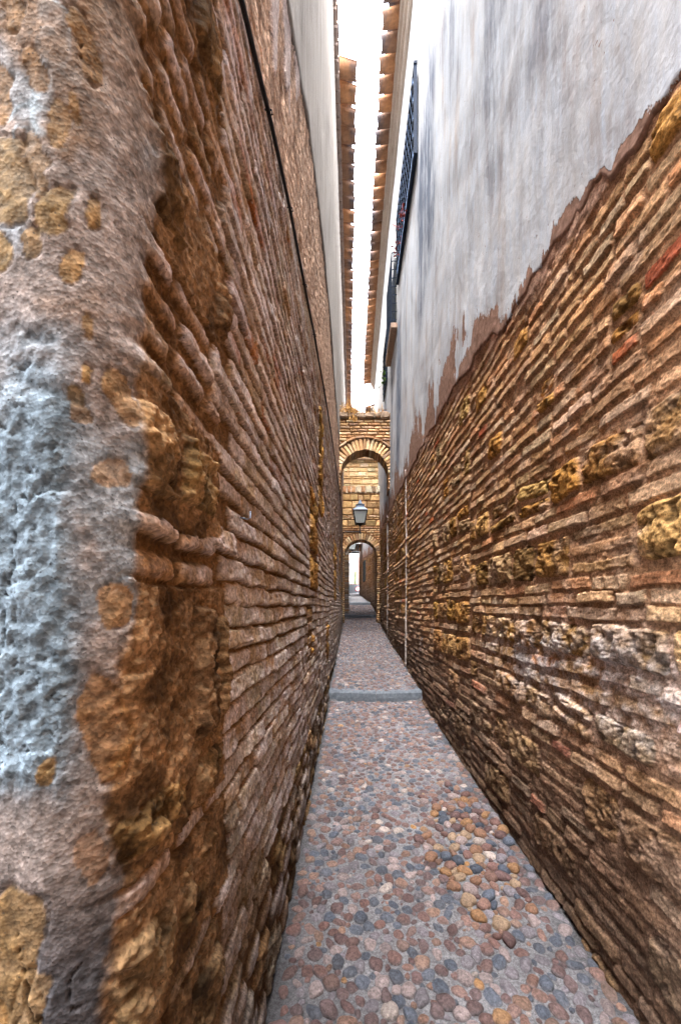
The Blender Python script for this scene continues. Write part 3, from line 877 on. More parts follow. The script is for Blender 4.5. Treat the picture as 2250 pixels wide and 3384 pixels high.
# second, lower roof farther up belongs to a whitewashed neighbour
NB = empty('whitewashed_house', (.9, 17.4, 0), 'whitewashed upper storey beyond the right eaves with a lower tiled roof edge', 'house')
mb = MB()
mb.box((1.22, 17.42, 8.2), (.32, 1.78, 1.28)); mb.build('wall', M_WHITE, NB)
cornice(NB, 15.72, 19.2, [(.0, .10, 9.36, 9.45), (.0, .17, 9.452, 9.52)], M_CORN)
rn = roof_deck('roof', 15.72, 19.2, .74, 2.4, 9.56, -1, NB, M_TILE)
eave(rn, 15.9, 19.1, .25, .7, .50, 9.53, -1, 21)

# window with flat egg-crate grille (projecting box of bars)
def window_box(parent, y0, y1, z0, z1, x_out, nz=9, ny=7, name='window'):
    xw = float(rx((y0 + y1) / 2)) - .035
    w = empty(name, (xw, (y0 + y1) / 2, z0)); w.parent = parent; w.location = np.array(w.location) - np.array(parent.location)
    mb = MB(); t = .028
    for z in (z0, z1): mb.box(((xw + x_out) / 2, (y0 + y1) / 2, z), (abs(xw - x_out) / 2, (y1 - y0) / 2 + t, t / 2 + .004))
    for y in (y0, y1): mb.box(((xw + x_out) / 2, y, (z0 + z1) / 2), (abs(xw - x_out) / 2 - .002, t / 2 + .004, (z1 - z0) / 2 - t * .7))
    mb.build('frame', M_IRON, w)
    mb = MB()
    for i in range(1, nz):
        z = z0 + (z1 - z0) * i / nz; mb.box((x_out + .022, (y0 + y1) / 2, z), (.030, (y1 - y0) / 2 - .02, .013))
    mb.build('cross_bars', M_IRON, w); mb = MB()
    for i in range(1, ny):
        y = y0 + (y1 - y0) * i / ny; mb.box((x_out + .03, y, (z0 + z1) / 2), (.0255, .012, (z1 - z0) / 2 - .02))
    mb.build('grille', M_IRONL, w)
    mb = MB(); mb.box((xw - .006, (y0 + y1) / 2, (z0 + z1) / 2), (.01, (y1 - y0) / 2 - .03, (z1 - z0) / 2 - .03)); mb.build('shutter', M_WOOD, w)
    return w
window_box(RB, 5.15, 7.2, 7.43, 8.6, .795, 5, 16)

# window with a cage of round bars standing on a clay sill
def window_cage(parent, y0, y1, z0, z1, x_out):
    xw = float(rx((y0 + y1) / 2)) - .035
    w = empty('window', (xw, (y0 + y1) / 2, z0)); w.parent = parent; w.location = np.array(w.location) - np.array(parent.location)
    mb = MB()
    zs = np.linspace(z0 + .12, z1, 9)
    for z in zs:
        mb.tube([(xw + .01, y0, z), (x_out + .02, y0, z), (x_out, y0 + .02, z), (x_out, y1 - .02, z), (x_out + .02, y1, z), (xw + .01, y1, z)], .0075, 6)
    for y in np.linspace(y0 + .02, y1 - .02, 10): mb.tube([(x_out, y, z0 + .03), (x_out, y, z1 + .015)], .008, 6)
    mb.tube([(xw - .05, y0, z0 + .05), (xw - .05, y0, z1)], .008, 6)
    mb.build('grille', M_IRON, w)
    mb = MB(); mb.rbox(((xw + x_out) / 2 - .005, (y0 + y1) / 2, z0 - .02), ((xw - x_out) / 2 + .02, (y1 - y0) / 2 + .06, .05), .01); mb.build('sill', M_SLAB, w)
    mb = MB(); mb.box((xw - .006, (y0 + y1) / 2, (z0 + z1) / 2 + .05), (.01, (y1 - y0) / 2 - .08, (z1 - z0) / 2 - .08)); mb.build('shutter', M_WOOD, w)
    return w
window_cage(RB, 7.5, 8.6, 6.85, 8.25, .745)
window_box(RB, 9.4, 10.4, 6.95, 8.1, .80, 8, 6)

def leaves(name, pts, mat, size, n, spread, label, cat, seed, up=0.0):
    rnd = random.Random(seed); mb = MB()
    for (x, y, z) in pts:
        for _ in range(n):
            c = np.array([x + rnd.gauss(0, spread), y + rnd.gauss(0, spread), z + rnd.gauss(0, spread)])
            R = rotz(rnd.uniform(0, 6.28)) @ rotx(rnd.uniform(-1.2, 1.2)); l = size * rnd.uniform(.6, 1.4); wd = l * .28
            q = [R @ np.array(p) + c for p in ((0, 0, 0), (wd, l * .5, .01), (0, l, up * l), (-wd, l * .5, .01))]
            mb.add(q, [(0, 1, 2, 3)])
            mb.tube([(x, y, z), c], .0025, 4)
    return setp(mb.build(name, mat), label, cat)
leaves('creeper_plant', [(.775, 6.15, 7.72), (.78, 6.35, 7.62), (.775, 6.0, 7.5), (.77, 6.5, 7.5), (.78, 6.75, 7.55)], M_REDLEAF, .06, 6, .06, 'small red-leaved weed growing through the flat window grille', 'plant', 3)
leaves('window_plant', [(.78, 9.5, 7.2), (.78, 9.8, 7.3), (.78, 9.65, 7.0)], M_GREEN, .10, 7, .05, 'green leafy plant poking out of the farther window grille', 'plant', 4)

# ------------------------------------------------------------------ cable on the left wall
cb = empty('wall_cable', (-.29, 3, 3.5), 'black cable running along the left brick wall below the rough lime coat', 'cable')
mb = MB(); ys = np.concatenate([np.linspace(.5, 3, 26), np.linspace(3.2, 11.6, 30)])
mb.tube([(float(lx(y)) + .032, y, float(cable_z(y)) - .012 * abs(math.sin(y * 3.4)) + .004 * math.sin(y * 9)) for y in ys], .0075, 7)
mb.build('wire', M_CABLE, cb, True)
for y in (1.31, 1.76, 2.3, 2.9, 3.9, 5.0, 6.2, 7.6):
    zc = float(cable_z(y)) - .012 * abs(math.sin(y * 3.4)) + .004 * math.sin(y * 9); mb = MB(); mb.tube([(float(lx(y)) + .018, y, zc + .010), (float(lx(y)) + .042, y, zc + .008), (float(lx(y)) + .044, y, zc - .006), (float(lx(y)) + .036, y, zc - .010)], .0028, 6)
    mb.build('clip', M_CABLE, cb)

# conduits on the right wall
for y, r, lab in ((6.3, .013, 'pale mortared conduit running up the right brick pier, the nearer of two'), (9.4, .016, 'pale mortared conduit farther up the right wall, reaching the plaster')):
    mb = MB(); zz = np.linspace(float(floor_z(y)) - .02, 3.05 if y < 6 else 3.7, 24)
    mb.tube([(float(rx(y)) - .022 + random.uniform(-.004, .004), y + .02 * math.sin(z * 2.1) + random.uniform(-.006, .006), z) for z in zz], [r * random.uniform(.8, 1.2) for _ in zz], 8)
    setp(mb.build('wall_conduit', M_PIPE, None, True), lab, 'conduit')
# bent nail
mb = MB(); mb.tube([(-.30, 1.03, 1.735), (-.275, 1.035, 1.73), (-.27, 1.04, 1.735), (-.27, 1.04, 1.752)], .0018, 6)
setp(mb.build('bent_nail', M_ZINC, None, True), 'thin bent nail sticking out of a left brick joint', 'nail')

# ================================================================== ALLEY FLOOR
def path_mesh():
    y = axis((-2.5, 0, .1), (0, 5.0, .02), (5.0, 5.03, .03), (5.03, 14.0, .05), (14.0, 14.03, .03), (14.03, 19, .08), (19, 19.03, .03), (19.03, 29, .1))
    u = np.linspace(0, 1, 90)
    X = (-.5) + (1.75) * u; S, U = np.meshgrid(y, X, indexing='ij')
    Z = floor_z(S) + .006 * fbm(S * 3, U * 3, 3, 800) + .003 * fbm(S * 20, U * 20, 3, 801)
    mid = (U - .28); Z = Z + .02 * mid ** 2
    V = np.stack([U, S, Z], -1)
    n = fbm(S * 5, U * 5, 4, 802)[..., None]; n2 = fbm(S * 1.4, U * 2.2, 3, 803)[..., None]
    C = lin(100, 100, 104)[None, None] * (1 + .2 * n) * (1 - .25 * sstep(.0, .5, n2))
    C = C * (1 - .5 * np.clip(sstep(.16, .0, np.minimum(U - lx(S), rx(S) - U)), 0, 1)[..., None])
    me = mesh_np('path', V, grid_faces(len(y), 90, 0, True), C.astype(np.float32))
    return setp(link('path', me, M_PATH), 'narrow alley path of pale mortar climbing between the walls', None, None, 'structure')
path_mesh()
mb = MB(); mb.add([(-60, -60, -.06), (60, -60, -.06), (60, 80, -.06), (-60, 80, -.06)], [(0, 1, 2, 3)])
setp(mb.build('ground', M_GROUND), None, None, None, 'structure')

def pebbles():
    import bmesh as _bm
    def ico(sub):
        b = _bm.new(); _bm.ops.create_icosphere(b, subdivisions=sub, radius=1.0)
        v = np.array([p.co[:] for p in b.verts]); f = np.array([[p.index for p in q.verts] for q in b.faces]); b.free(); return v, f
    lods = {3: ico(3), 2: ico(2), 1: ico(1)}
    pal = [(lin(112, 84, 76), 5), (lin(98, 76, 72), 5), (lin(128, 98, 86), 3), (lin(84, 88, 96), 4), (lin(74, 78, 86), 2.4), (lin(140, 110, 92), 1.4), (lin(130, 100, 84), 2), (lin(172, 156, 144), .6), (lin(160, 118, 76), .3), (lin(120, 112, 114), 3.5), (lin(146, 128, 122), 3)]
    cs = [p for p, _ in pal]; ws = np.array([w for _, w in pal]); ws /= ws.sum()
    cell = .05; gridd = {}; placed = []
    rnd = random.Random(77)
    def big(x, y): return 1 if ((x - .68) / .26) ** 2 + ((y - 2.3) / .62) ** 2 + .5 * math.sin(x * 23 + y * 9) < .75 else 0
    Vs, Fs, Cs = [], [], []; base = 0
    def try_place(x, y, r):
        gx, gy = int(math.floor(x / cell)), int(math.floor(y / cell))
        for i in range(gx - 2, gx + 3):
            for j in range(gy - 2, gy + 3):
                for (px, py, pr) in gridd.get((i, j), ()):
                    if (px - x) ** 2 + (py - y) ** 2 < ((pr + r) * .80) ** 2: return False
        gridd.setdefault((gx, gy), []).append((x, y, r)); placed.append((x, y, r)); return True
    for y0, y1, cnt, rs in ((1.0, 5.0, 34000, (.031, .026, .021, .016, .012)), (5.04, 14.0, 17000, (.03, .023, .018)), (14.06, 18.9, 4200, (.03, .022))):
        for r0 in rs:
            for _ in range(cnt // len(rs)):
                y = rnd.uniform(y0, y1); x = rnd.uniform(float(lx(y)) + .045, float(rx(y)) - .03); 
                if y < 5 and x < float(lx(y)) + .10 and rnd.random() < .6: continue
                r = r0 * rnd.uniform(.85, 1.12) * (1.12 if big(x, y) else 1)
                try_place(x, y, r)
    for (x, y, r) in placed:
        lod = 3 if y < 2.6 else (2 if y < 6 else 1)
        v, f = lods[lod]
        el = rnd.uniform(1.0, 1.5); a = rnd.uniform(0, math.pi)
        p = v * np.array([el ** .5, el ** -.5, .62])
        ph = [rnd.uniform(0, 6.28) for _ in range(3)]
        k = 1 + .10 * np.sin(v[:, 0] * 2.3 + ph[0]) + .09 * np.sin(v[:, 1] * 2.9 + ph[1]) + .06 * np.sin((v[:, 0] + v[:, 1]) * 4 + ph[2])
        p = p * k[:, None]
        p[:, 2] = np.where(p[:, 2] > 0, p[:, 2] ** .8 if False else np.sign(p[:, 2]) * np.abs(p[:, 2]) ** .85, p[:, 2])
        c, s = math.cos(a), math.sin(a)
        b_ = big(x, y)
        sink = rnd.uniform(-.10, .18) if b_ else rnd.uniform(-.42, -.12)
        if y > 5: sink = rnd.uniform(-.25, .1)
        q = np.stack([p[:, 0] * c - p[:, 1] * s, p[:, 0] * s + p[:, 1] * c, p[:, 2]], 1) * r
        t = rnd.uniform(-.2, .2); q[:, 2] += q[:, 0] * t
        q += np.array([x, y, float(floor_z(y)) + .02 * (x - .28) ** 2 + sink * r])
        col = cs[RNG.choice(len(cs), p=ws)] * rnd.uniform(.75, 1.2) * np.array([.66, .70, .77])
        if b_ and rnd.random() < .35: col = lin(*rnd.choice([(128, 98, 72), (116, 88, 72), (136, 116, 98)])) * .8
        cc = np.repeat(np.clip(col, 0, 1)[None], len(v), 0)
        # mortar film creeping up the lower flanks
        hz = np.clip((v[:, 2] - .25) / .35, 0, 1)[:, None]
        if not b_: hz = hz * rnd.uniform(.55, 1); cc = cc * (.4 + .6 * hz) + lin(94, 93, 97)[None] * (.6 * (1 - hz))
        Vs.append(q); Fs.append(f + base); Cs.append(cc); base += len(v)
    me = mesh_np('pebble_paving', np.concatenate(Vs), np.concatenate(Fs), np.concatenate(Cs))
    setp(link('pebble_paving', me, M_PEB), 'rounded river pebbles in brown, grey and ochre set in the alley floor', 'pebbles', None, 'stuff')
    print('pebbles', len(placed), 'verts', base)
pebbles()

# stone steps across the alley
def stone_step(y, lab, split, dz):
    t = empty('stone_step', (.28, y, float(floor_z(y - .01))), lab, 'step', 'kerb stones across the alley')
    xl, xr = float(lx(y)) - .02, float(rx(y)) + .02; z1 = float(floor_z(y + .04)) + .012; z0 = float(floor_z(y - .02)) - .08
    for a, b, sk in ((xl, split - .004, -.05), (split + .004, xr, .05)):
        bm_ = MB()
        n = 12; vs = []; fs = []
        prof = [(-.012, 0), (-.016, .6), (-.010, .88), (.008, 1.0), (.16, 1.0), (.17, 0)]
        for i in range(n + 1):
            x = a + (b - a) * i / n
            off = sk * (x - split) * 1.6
            for (py, pz) in prof:
                vs.append((x, y + py + abs(off) * .5 + random.uniform(-.004, .004), z0 + (z1 - z0) * pz + random.uniform(-.003, .003) + (.012 * abs(x - split) if pz > .5 else 0)))
        m_ = len(prof)
        for i in range(n):
            for k in range(m_ - 1):
                fs.append((i * m_ + k, i * m_ + k + 1, (i + 1) * m_ + k + 1, (i + 1) * m_ + k))
        fs += [tuple(range(m_))[::-1], tuple(n * m_ + k for k in range(m_))]
        bm_.add(vs, fs); bm_.build('kerb_stone', M_STONE, t)
stone_step(5.0, 'grey stone step of two long kerb stones nearest in the pebbled alley', .30, 0)
stone_step(14.0, 'grey stone step below the lantern arch, second up the alley', .35, 0)
stone_step(19.0, 'grey stone step farthest up the alley beyond the lantern arch', .40, 0)

# ================================================================== ARCHES
def arch_wall(name, label, y, depth, xl, xr, z_top, r, cx, cz, z_low, ring, parts_cols, hood, course_style, seed, coping=True, fill='b'):
    """wall across the alley with a round-headed opening; brick voussoirs, courses and a coping"""
    rnd = random.Random(seed)
    root = empty(name, (cx, y, z_low), label, 'arch')
    # mortar core: polygon with arch hole, as quads strip around
    n = 28
    arcp = [(cx + (r + .012) * math.cos(t), cz + (r + .012) * math.sin(t)) for t in np.linspace(math.pi, 0, n)]
    inner = [(cx - r - .012, z_low)] + arcp + [(cx + r + .012, z_low)]
    outer = [(xl, z_low)] + [(xl + (xr - xl) * i / (n - 1), z_top) if 0 < i < n - 1 else (xl if i == 0 else xr, z_top) for i in range(n)] + [(xr, z_low)]
    mb = MB(); vs = []; m = len(inner)
    for yy in (y, y + depth):
        vs += [(a, yy, b) for a, b in inner] + [(a, yy, b) for a, b in outer]
    fs = []
    for i in range(m - 1):
        fs.append((i, i + 1, m + i + 1, m + i)[::-1])
        fs.append((2 * m + i, 2 * m + i + 1, 3 * m + i + 1, 3 * m + i))
        fs.append((i, i + 1, 2 * m + i + 1, 2 * m + i))
    mb.add(vs, fs, lin(124, 90, 60)); mb.build('mortar_core', M_ARCH, root)
    # voussoirs
    mb = MB(); nv = int(math.pi * (r + ring / 2) / .078)
    for i in range(nv):
        t = math.pi * (i + .5) / nv + rnd.uniform(-.006, .006); rm = r + ring / 2 + rnd.uniform(-.006, .006)
        R = roty(-(t - math.pi / 2))
        hx = (math.pi * r / nv) / 2 * .84
        c = cj(rnd.choice(parts_cols), .2)
        mb.rbox((cx + rm * math.cos(t), y + depth / 2 - .012 + rnd.uniform(-.008, .004), cz + rm * math.sin(t)), (hx * .93 * (1 + ring / r * .32), depth / 2 + .018, ring / 2 * rnd.uniform(.94, 1.03)), .008, R, c, .003)
    mb.build('voussoir_ring', M_ARCH, root)
    rin = r + ring + .01
    if hood:
        mb = MB(); nh = int(math.pi * rin / .2)
        for i in range(nh):
            t = math.pi * (i + .5) / nh
            x_ = cx + (rin + .022) * math.cos(t); z_ = cz + (rin + .022) * math.sin(t)
            if x_ < xl - .02 or x_ > xr + .02: continue
            mb.rbox((x_, y - .012, z_), (.095, .05, .022), .006, roty(-(t - math.pi / 2)), cj(rnd.choice(parts_cols), .2), .004)
        mb.build('hood_course', M_ARCH, root); rin += .05
    # courses of bricks or stones clipped by the ring
    mb = MB(); z = z_low + .02
    kk = 0
    while z < z_top - (.0):
        kind = fill if isinstance(fill, str) else ('s' if any(a <= z < b for a, b in fill) else 'b')
        hh = .052 if kind == 'b' else rnd.uniform(.15, .22)
        hh = min(hh, z_top - z)
        if hh < .02: break
        x = xl
        while x < xr - .02:
            w = rnd.uniform(.14, .30) if kind == 'b' else rnd.uniform(.16, .34)
            w = min(w, xr - x)
            zc, xc = z + hh / 2, x + w / 2
            ok = True
            segs = [(x, x + w)]
            # clip against the opening/ring
            dz = max(0, (z if z > cz else min(z + hh, cz)) - cz)
            lim = rin if z + hh > cz else r + .0
            half = math.sqrt(max(0, lim * lim - dz * dz)) if z > cz else lim
            lo, hi = cx - half, cx + half
            segs = []
            if x < lo: segs.append((x, min(x + w, lo)))
            if x + w > hi: segs.append((max(x, hi), x + w))
            if lo >= hi: segs = [(x, x + w)]
            for a, b in segs:
                if b - a < .03: continue
                c = cj(rnd.choice(parts_cols if kind == 'b' else [lin(192, 158, 112), lin(178, 144, 100), lin(196, 168, 128), lin(166, 136, 98)]), .2)
                mb.rbox(((a + b) / 2, y + .03 + rnd.uniform(-.010, .006), zc), ((b - a) / 2 - .010, .055, hh / 2 - (.006 if kind == 'b' else .012)), .012 if kind == 'b' else .022, roty(rnd.uniform(-.02, .02)), c, .005 if kind == 'b' else .012)
            x += w + .004
        z += hh + .016; kk += 1
    mb.build('brick_courses', M_ARCH, root)
    if coping:
        mb = MB(); x = xl
        while x < xr - .01:
            w = min(rnd.uniform(.12, .22), xr - x)
            mb.rbox((x + w / 2, y + depth / 2 - .02, z_top + .065), (w / 2 - .002, depth / 2 + .06, .055 + rnd.uniform(-.012, .012)), .02, None, cj(lin(170, 150, 125), .25), .01)
            x += w
        mb.build('coping', M_COPE, root)
    return root
AC = [lin(204, 172, 134), lin(194, 160, 118), lin(184, 146, 106), lin(206, 182, 148), lin(176, 136, 100), lin(164, 136, 112)]
arch_wall('brick_arch', 'upper brick arch with a hooded ring and grassy coping, nearest across the alley', 8.8, .42, -.30, .86, 5.70, .52, .265, 4.48, 4.10, .25, AC, True, 'b', 31, True)
def tuft(pts, label, seed, n=26, hgt=.22):
    rnd = random.Random(seed); mb = MB()
    for (x, y, z, k) in pts:
        for _ in range(int(n * k)):
            a = rnd.uniform(0, 6.28); l = hgt * rnd.uniform(.4, 1.3) * k; bx, by = x + rnd.gauss(0, .07), y + rnd.gauss(0, .07)
            lean = rnd.uniform(.1, 1.0); p = [np.array([bx, by, z])]
            for q in (.4, .75, 1.0):
                p.append(np.array([bx + math.cos(a) * lean * l * q * q, by + math.sin(a) * lean * l * q * q, z + l * q * (1 - .75 * lean * q)]))
            mb.tube(p, [.007, .006, .005, .002], 3)
    return setp(mb.build('dry_grass', M_STRAW), label, 'grass', None, 'stuff')
tuft([(-.10, 8.78, 5.80, 1.5), (-.02, 8.80, 5.80, 1.6), (.06, 8.78, 5.78, 1.2), (.28, 8.8, 5.80, .5), (.62, 8.85, 5.80, .9), (-.2, 8.85, 5.8, .8), (.0, 8.74, 5.62, .9)], 'dry straw grass on the coping of the upper brick arch', 11, 34)

arch_wall('lantern_arch', 'lower brick and rubble arch behind the hanging lantern', 12.3, .55, -.32, .88, 5.05, .50, .25, 3.09, 1.0, .20, AC, False, 'b', 41, False, [(3.95, 4.2), (4.35, 4.6), (4.75, 4.9)])
# stone shelf band and set-back wall over it
sb = empty('stone_parapet', (.25, 12.9, 5.05), 'set-back parapet of squared pale stones over the lantern arch, grass on top', 'wall')
mb = MB(); x = -.31; rnd = random.Random(8)
while x < .85:
    w = min(rnd.uniform(.11, .19), .86 - x)
    mb.rbox((x + w / 2, 12.50, 5.165), (w / 2 - .012, .26, .095), .012, roty(rnd.uniform(-.04, .04)), cj(rnd.choice([lin(190, 164, 132), lin(170, 130, 96), lin(150, 124, 100), lin(206, 190, 168)]), .2), .008)
    x += w + .01
mb.build('shelf_band', M_ARCH, sb)
mb = MB(); mb.box((.27, 12.60, 5.05 + .10), (.60, .30, .09), col=lin(196, 180, 160)); mb.build('shelf_core', M_ARCH, sb)
mb = MB(); mb.box((.27, 13.22, 5.7), (.60, .16, .66), col=lin(206, 182, 140)); z = 5.1
while z < 6.28:
    x = -.32; h = rnd.uniform(.12, .19) if int(z * 10) % 3 else .06
    while x < .86:
        w = min(rnd.uniform(.18, .34), .87 - x)
        mb.rbox((x + w / 2, 13.05, z + h / 2), (w / 2 - .012, .035, h / 2 - .01), .015, roty(rnd.uniform(-.03, .03)), cj(rnd.choice([lin(204, 178, 138), lin(192, 162, 120), lin(182, 154, 118), lin(206, 188, 156)]), .15), .008)
        x += w
    z += h + .012
mb.build('stone_courses', M_ARCH, sb)
mb = MB(); mb.rbox((.27, 13.16, 6.40), (.61, .22, .05), .02, None, lin(190, 170, 140), .01); mb.build('coping', M_COPE, sb)
tuft([(x, 13.0 + rnd.uniform(-.05, .1), 6.40 + rnd.uniform(-.04, .04), rnd.uniform(.6, 1.3)) for x in np.linspace(-.25, .8, 13)], 'dry straw grass drooping from the pale stone parapet', 12, 30, .26)

# pier (jamb of a farther arch) on the left
mb = MB(); core = MB(); rnd = random.Random(5)
pier = empty('brick_pier', (-.24, 15.2, 1.2), 'slim brick pier on the left beyond the lantern arch', 'pier')
core.box((-.255, 15.3, 2.75), (.105, .5, 1.7), col=lin(140, 112, 90)); core.build('mortar_core', M_ARCH, pier)
z = 1.15
while z < 4.42:
    mb.rbox((-.25, 15.3, z + .026), (.112 + rnd.uniform(-.008, .008), .515, .025), .008, rotz(rnd.uniform(-.01, .01)), cj(rnd.choice(RIDGE + AC[3:]), .25), .004); z += .064
mb.build('brick_courses', M_ARCH, pier)

# flat roofed passage before the gate
mb = MB(); mb.box((.25, 23.6, 5.75), (.75, .85, .12)); setp(mb.build('passage_ceiling', M_GREYW, RB), None)
# last brick lintel arch near the gate
arch_wall('gate_arch', 'small shallow brick arch far up the alley just before the mesh gate', 24.5, .5, -.34, .56, 5.42, .62, .22, 4.43, 2.1, .18, AC[3:], False, 'b', 51, False)
mb = MB(); mb.rbox((.1, 26.4, 5.22), (.5, .2, .13), .02, None, lin(190, 184, 176)); 
lt = setp(mb.build('gate_lintel', M_GREYW), 'pale stone lintel above the mesh gate', 'lintel')

# ------------------------------------------------------------------ far end: gate, low wall, sign, courtyard
mb = MB(); mb.box((.1, 28.1, 2.72), (.75, .08, .36)); setp(mb.build('gate_wall', M_GREYW), 'low grey rendered wall under the mesh gate', 'wall')
gt = empty('mesh_gate', (.1, 28.1, 3.08), 'rusty wire mesh screen closing the bright end of the alley', 'gate')
mb = MB()
for x in (-.45, .46): mb.box((x, 28.1, 4.05), (.02, .02, .96))
for z in (3.10, 5.0): mb.box((.005, 28.1, z), (.435, .02, .02))
mb.build('frame', M_RUST, gt)
mb = MB()
for x in np.arange(-.40, .45, .075): mb.tube([(x, 28.1, 3.12), (x, 28.1, 4.98)], .010, 5)
for z in np.arange(3.17, 4.98, .075): mb.tube([(-.43, 28.085, z), (.44, 28.085, z)], .010, 5)
mb.build('wire_mesh', M_RUST, gt)
sg = empty('no_entry_sign', (.355, 27.99, 2.76), 'round white sign with red ring and a barred walking figure on the low wall', 'sign')
def disc(y, r0, r1, c, mat, name, n=40):
    mb = MB(); vs = []; fs = []
    for yy in (y, y + .008):
        for r in (r0, r1):
            for k in range(n): a = 2 * math.pi * k / n; vs.append((c[0] + r * math.cos(a), yy, c[1] + r * math.sin(a)))
    for k in range(n):
        k2 = (k + 1) % n
        fs += [(k, k2, n + k2, n + k), (n + k, n + k2, 3 * n + k2, 3 * n + k)]
    if r0 < 1e-4: pass
    mb.add(vs, fs); return mb.build(name, mat, sg)
SCX, SCZ = .355, 2.77
disc(27.985, .0, .15, (SCX, SCZ), M_SIGNW, 'plate'); disc(27.974, .118, .15, (SCX, SCZ), M_RED, 'ring')
mb = MB(); R45 = roty(math.radians(45)); mb.box((SCX, 27.968, SCZ), (.122, .003, .014), R45); mb.build('slash', M_RED, sg)
mb = MB(); mb.lathe((0, 0, 0), [(.0, .0)], 3) if False else None
mb.tube([(SCX + .004, 27.978, SCZ + .07), (SCX + .004, 27.978, SCZ + .072)], .018, 10)
mb.box((SCX, 27.979, SCZ + .018), (.022, .003, .032)); mb.box((SCX - .018, 27.979, SCZ - .045), (.009, .003, .036), roty(.35)); mb.box((SCX + .02, 27.979, SCZ - .045), (.009, .003, .036), roty(-.3))
mb.box((SCX - .034, 27.979, SCZ + .015), (.007, .003, .028), roty(.5)); mb.box((SCX + .034, 27.979, SCZ + .015), (.007, .003, .028), roty(-.5))
mb.build('walker', M_SIGNK, sg)
# courtyard behind the gate
ch = empty('white_house', (.3, 34, 2.5), 'bright whitewashed courtyard house seen through the mesh gate', 'house')
mb = MB(); mb.box((.3, 34.2, 5.5), (5, .2, 3.2)); mb.build('wall', M_WHITE, ch)
mb = MB(); mb.tube([(-.40 + .75 * math.cos(t), 33.97, 3.4 + .95 * math.sin(t)) for t in np.linspace(0, math.pi, 20)], .018, 6); mb.build('arch_moulding', M_CORN, ch)
def lantern(cx, cy, z0, scale, name, label, arm_to, mount):
    """four-sided tapering street lantern on a bent arm"""
    root = empty(name, (cx, cy, z0), label, 'street lamp')
    k = scale; wb, wt, hg = .135 * k, .202 * k, .36 * k
    zb = z0 + .05 * k; zt = zb + hg
    mb = MB()
    mb.lathe((cx, cy, z0 - .02 * k), [(.02 * k, 0), (.05 * k, .01 * k), (.06 * k, .03 * k), (.11 * k, .05 * k), (.12 * k, .075 * k), (0, .078 * k)], 16)
    mb.build('base_cup', M_IRONB, root, False)
    mb = MB()
    sgn = ((-1, -1), (1, -1), (1, 1), (-1, 1))
    for a, b in sgn: mb.tube([(cx + a * wb, cy + b * wb, zb), (cx + a * wt, cy + b * wt, zt)], .018 * k, 6)
    for w_, z_, t_ in ((wb, zb, .016), (wt, zt, .018)):
        for i in range(4):
            a, b = sgn[i], sgn[(i + 1) % 4]
            mb.tube([(cx + a[0] * w_, cy + a[1] * w_, z_), (cx + b[0] * w_, cy + b[1] * w_, z_)], t_ * k, 6)
    mb.build('frame', M_IRONB, root)
    for i in range(4):
        a, b = sgn[i], sgn[(i + 1) % 4]; mb = MB(); q = .97
        mb.add([(cx + a[0] * wb * q, cy + a[1] * wb * q, zb), (cx + b[0] * wb * q, cy + b[1] * wb * q, zb), (cx + b[0] * wt * q, cy + b[1] * wt * q, zt), (cx + a[0] * wt * q, cy + a[1] * wt * q, zt)], [(0, 1, 2, 3)])
        mb.build('glass_pane', M_GLASS, root)
    mb = MB(); r2 = 2 ** .5
    mb.lathe((cx, cy, zt), [(wt * r2 * 1.06, 0), (wt * r2 * 1.06, .012 * k), (wt * r2 * .96, .03 * k), (.125 * r2 * k, .10 * k), (.118 * r2 * k, .108 * k)], 4, rot=math.pi / 4); mb.build('lamp_roof', M_ZINC, root)
    mb = MB(); mb.lathe((cx, cy, zt + .104 * k), [(.112 * r2 * k, 0), (.112 * r2 * k, .07 * k), (.124 * r2 * k, .075 * k), (.124 * r2 * k, .088 * k), (0, .10 * k)], 4, rot=math.pi / 4)
    for i in range(4):
        a, b = sgn[i]; mb.tube([(cx + a * .115 * k, cy + b * .115 * k, zt + .185 * k), (cx + a * .15 * k, cy + b * .15 * k, zt + .225 * k)], [.012 * k, .001], 5)
    mb.build('vent_box', M_ZINC, root)
    mb = MB(); mb.lathe((cx, cy, zt + .195 * k), [(.03 * k, 0), (.075 * k, .015 * k), (.066 * k, .04 * k), (.03 * k, .115 * k), (.012 * k, .15 * k), (.0, .17 * k)], 14); mb.build('finial', M_ZINC, root, True)
    if arm_to is not None:
        mb = MB(); zl = z0 - .19 * k
        mb.tube([(cx, cy, z0), (cx, cy, zl - .03 * k)], .019 * k, 8); mb.lathe((cx, cy, zl - .05 * k), [(0, -.01 * k), (.03 * k, .0), (.03 * k, .05 * k), (.018 * k, .07 * k)], 10)
        d = arm_to - cx
        mb.tube([(cx, cy, zl), (cx + d * .85, cy, zl), (cx + d * .95, cy, zl - .02 * k), (cx + d * .985, cy, zl - .07 * k), (cx + d, cy, zl - .24 * k)], .014 * k, 8)
        mb.build('bracket_arm', M_IRONB, root)
    return root
lantern(.223, 11.6, 3.90, 1.0, 'street_lantern', 'blue-grey four-sided lantern on a bracket before the lower brick arch', -.30, True)
